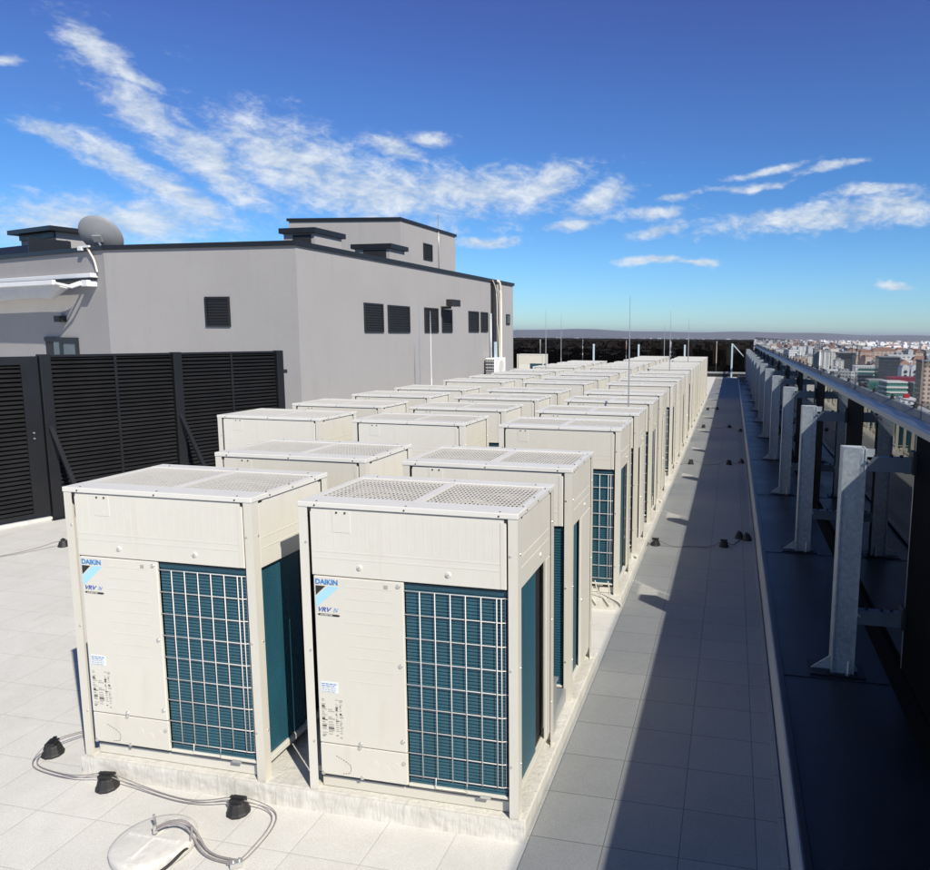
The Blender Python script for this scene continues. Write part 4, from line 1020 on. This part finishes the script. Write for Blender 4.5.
BL = [(-0.7767, 0.3018, 0.0441, 0.0213, -0.5885), (-0.7444, 0.2835, 0.0356, 0.011, -0.6406), (-0.7354, 0.2448, 0.0561, 0.0245, -0.6257), (-0.667, 0.1947, 0.0896, 0.033, -0.6475), (-0.7587, 0.1845, 0.0716, 0.0213, -0.5004), (-0.6956, 0.1529, 0.0782, 0.0211, -0.5107), (-0.8124, 0.2081, 0.0347, 0.0128, -0.2667), (-0.7724, 0.1219, 0.1576, 0.0309, 0.0755), (-0.5662, 0.204, 0.1305, 0.0508, -0.2504), (-0.4704, 0.181, 0.1675, 0.047, -0.0441), (-0.3551, 0.1862, 0.1462, 0.0325, 0.0212), (-0.4032, 0.2479, 0.0334, 0.0106, 0.0506), (-0.4502, 0.2357, 0.0491, 0.0147, -0.278), (-0.2558, 0.195, 0.0725, 0.0214, 0.4158), (-0.1821, 0.1807, 0.0547, 0.0206, 0.4952), (-0.2127, 0.1463, 0.0483, 0.0103, 0.2042), (-0.1082, 0.1603, 0.0553, 0.0089, 0.0873), (-0.1011, 0.1399, 0.0472, 0.0104, 0.2259), (-0.1109, 0.0973, 0.056, 0.0066, 0.0297), (-0.0495, 0.0957, 0.0316, 0.0065, -0.0089), (0.1056, 0.1520, 0.160, 0.0215, 0.0893), (0.1971, 0.1599, 0.0662, 0.02, -0.0642), (0.1164, 0.208, 0.0396, 0.0048, 0.0735), (0.1616, 0.1796, 0.0509, 0.0071, 0.0238), (0.1916, 0.0619, 0.0274, 0.0074, -0.0185), (-0.0757, 0.1825, 0.0312, 0.0063, 0.1471), (-0.3294, 0.1238, 0.0562, 0.009, 0.0193), (0.0392, 0.2084, 0.0549, 0.0049, 0.0852), (0.0083, 0.1927, 0.0563, 0.0049, 0.0447), (-0.8543, 0.2725, 0.0137, 0.0066, 0.2002)]
cv = nt.nodes.new('ShaderNodeCombineXYZ'); nt.links.new(az, cv.inputs[0]); nt.links.new(el, cv.inputs[1])
mp = nt.nodes.new('ShaderNodeMapping'); mp.inputs['Scale'].default_value = (1, 1.9, 1); mp.inputs['Rotation'].default_value = (0, 0, .25); nt.links.new(cv.outputs[0], mp.inputs[0])
wn = nd(nt, 'ShaderNodeTexNoise', Scale=9.0, Detail=3.0); nt.links.new(mp.outputs[0], wn.inputs['Vector'])
wa = nt.nodes.new('ShaderNodeVectorMath'); wa.operation = 'MULTIPLY_ADD'; nt.links.new(wn.outputs['Color'], wa.inputs[0]); wa.inputs[1].default_value = (.05, .03, 0); nt.links.new(cv.outputs[0], wa.inputs[2])
ws = nt.nodes.new('ShaderNodeSeparateXYZ'); nt.links.new(wa.outputs[0], ws.inputs[0])
waz = math_n(nt, 'SUBTRACT', ws.outputs[0], .025); wel = math_n(nt, 'SUBTRACT', ws.outputs[1], .015)
tot = None
for (a, e, la, lb, r) in BL:
    dx = math_n(nt, 'SUBTRACT', waz, a); dy = math_n(nt, 'SUBTRACT', wel, e); c, s = math.cos(r), math.sin(r)
    U = math_n(nt, 'MULTIPLY_ADD', dx, c / la, math_n(nt, 'MULTIPLY', dy, s / la)); V = math_n(nt, 'MULTIPLY_ADD', dy, c / lb, math_n(nt, 'MULTIPLY', dx, -s / lb))
    q2 = math_n(nt, 'ADD', math_n(nt, 'MULTIPLY', U, U), math_n(nt, 'MULTIPLY', V, V))
    g = math_n(nt, 'EXPONENT', math_n(nt, 'MULTIPLY', q2, -.85))
    tot = g if tot is None else math_n(nt, 'MAXIMUM', tot, g)
n1 = noise(nt, mp.outputs[0], 24, 12, .64, .25); n2 = noise(nt, mp.outputs[0], 95, 8, .62, .5)
nz = math_n(nt, 'ADD', math_n(nt, 'MULTIPLY', n1, .68), math_n(nt, 'MULTIPLY', n2, .32))
den = math_n(nt, 'ADD', tot, math_n(nt, 'MULTIPLY', math_n(nt, 'SUBTRACT', nz, .5), 2.1))
mask = nt.nodes.new('ShaderNodeMapRange'); mask.interpolation_type = 'SMOOTHSTEP'; nt.links.new(den, mask.inputs[0]); mask.inputs[1].default_value = .26; mask.inputs[2].default_value = 1.16
mk = math_n(nt, 'MULTIPLY', math_n(nt, 'MULTIPLY', mask.outputs[0], math_n(nt, 'GREATER_THAN', tot, .02)), .86)
hs = nt.nodes.new('ShaderNodeHueSaturation'); hs.inputs['Saturation'].default_value = 1.18; nt.links.new(sky.outputs[0], hs.inputs['Color'])
tr = nt.nodes.new('ShaderNodeValToRGB'); nt.links.new(math_n(nt, 'MULTIPLY', el, .5), tr.inputs[0]); tr.color_ramp.interpolation = 'EASE'
st = [(0, (.56, .80, 1.0)), (.03, (.50, .75, 1.0)), (.10, (.47, .66, .90)), (.13, (.56, .62, .86)), (.21, (.66, .51, .80)), (.36, (.42, .42, .56)), (.6, (.36, .38, .48))]
while len(tr.color_ramp.elements) < len(st): tr.color_ramp.elements.new(.5)
for e_, (p_, c_3) in zip(tr.color_ramp.elements, st): e_.position = p_; e_.color = (*c_3, 1)
tint = nt.nodes.new('ShaderNodeVectorMath'); tint.operation = 'SCALE'; tint.inputs['Scale'].default_value = 1.72; nt.links.new(tr.outputs[0], tint.inputs[0])
skyc = mix_col(nt, 1.0, hs.outputs[0], tint.outputs[0], 'MULTIPLY')
shade = ramp(nt, n1, .35, .7, (6.4, 7.6, 9.0), (11.6, 12.1, 12.5))
final = mix_col(nt, mk, skyc, shade)
nt.links.new(final, bg.inputs[0]); bg.inputs[1].default_value = .068
nt.links.new(bg.outputs[0], out.inputs[0])

# ------------------------------------------------------------------ camera
f, cx, cy, pitch, yaw, roll = 721.859, 580.150, 429.532, .131069, -.206251, .0078008
fw = Vector((math.sin(yaw) * math.cos(pitch), math.cos(yaw) * math.cos(pitch), -math.sin(pitch)))
r0 = Vector((math.cos(yaw), -math.sin(yaw), 0)); up0 = r0.cross(fw)
rr = r0 * math.cos(roll) + up0 * math.sin(roll); uu = up0 * math.cos(roll) - r0 * math.sin(roll)
cam = bpy.data.cameras.new('camera'); co = bpy.data.objects.new('camera', cam); COL.objects.link(co)
mw = Matrix((rr, uu, -fw)).transposed().to_4x4(); mw.translation = Vector((1.036269, -3.430876, 2.590589)); co.matrix_world = mw
cam.sensor_fit = 'HORIZONTAL'; cam.sensor_width = 36; cam.lens = f * 36 / 930
cam.shift_x = (465 - cx) / 930; cam.shift_y = (cy - 435) / 930
cam.clip_start = .05; cam.clip_end = 100000
sc.camera = co
sc.view_settings.view_transform = 'Standard'; sc.view_settings.look = 'None'; sc.view_settings.gamma = 1; sc.view_settings.exposure = .22
sc.view_settings.use_curve_mapping = False
sc.cycles.transparent_max_bounces = 16; sc.cycles.max_bounces = 10; sc.cycles.volume_bounces = 0
sc.cycles.use_denoising = True
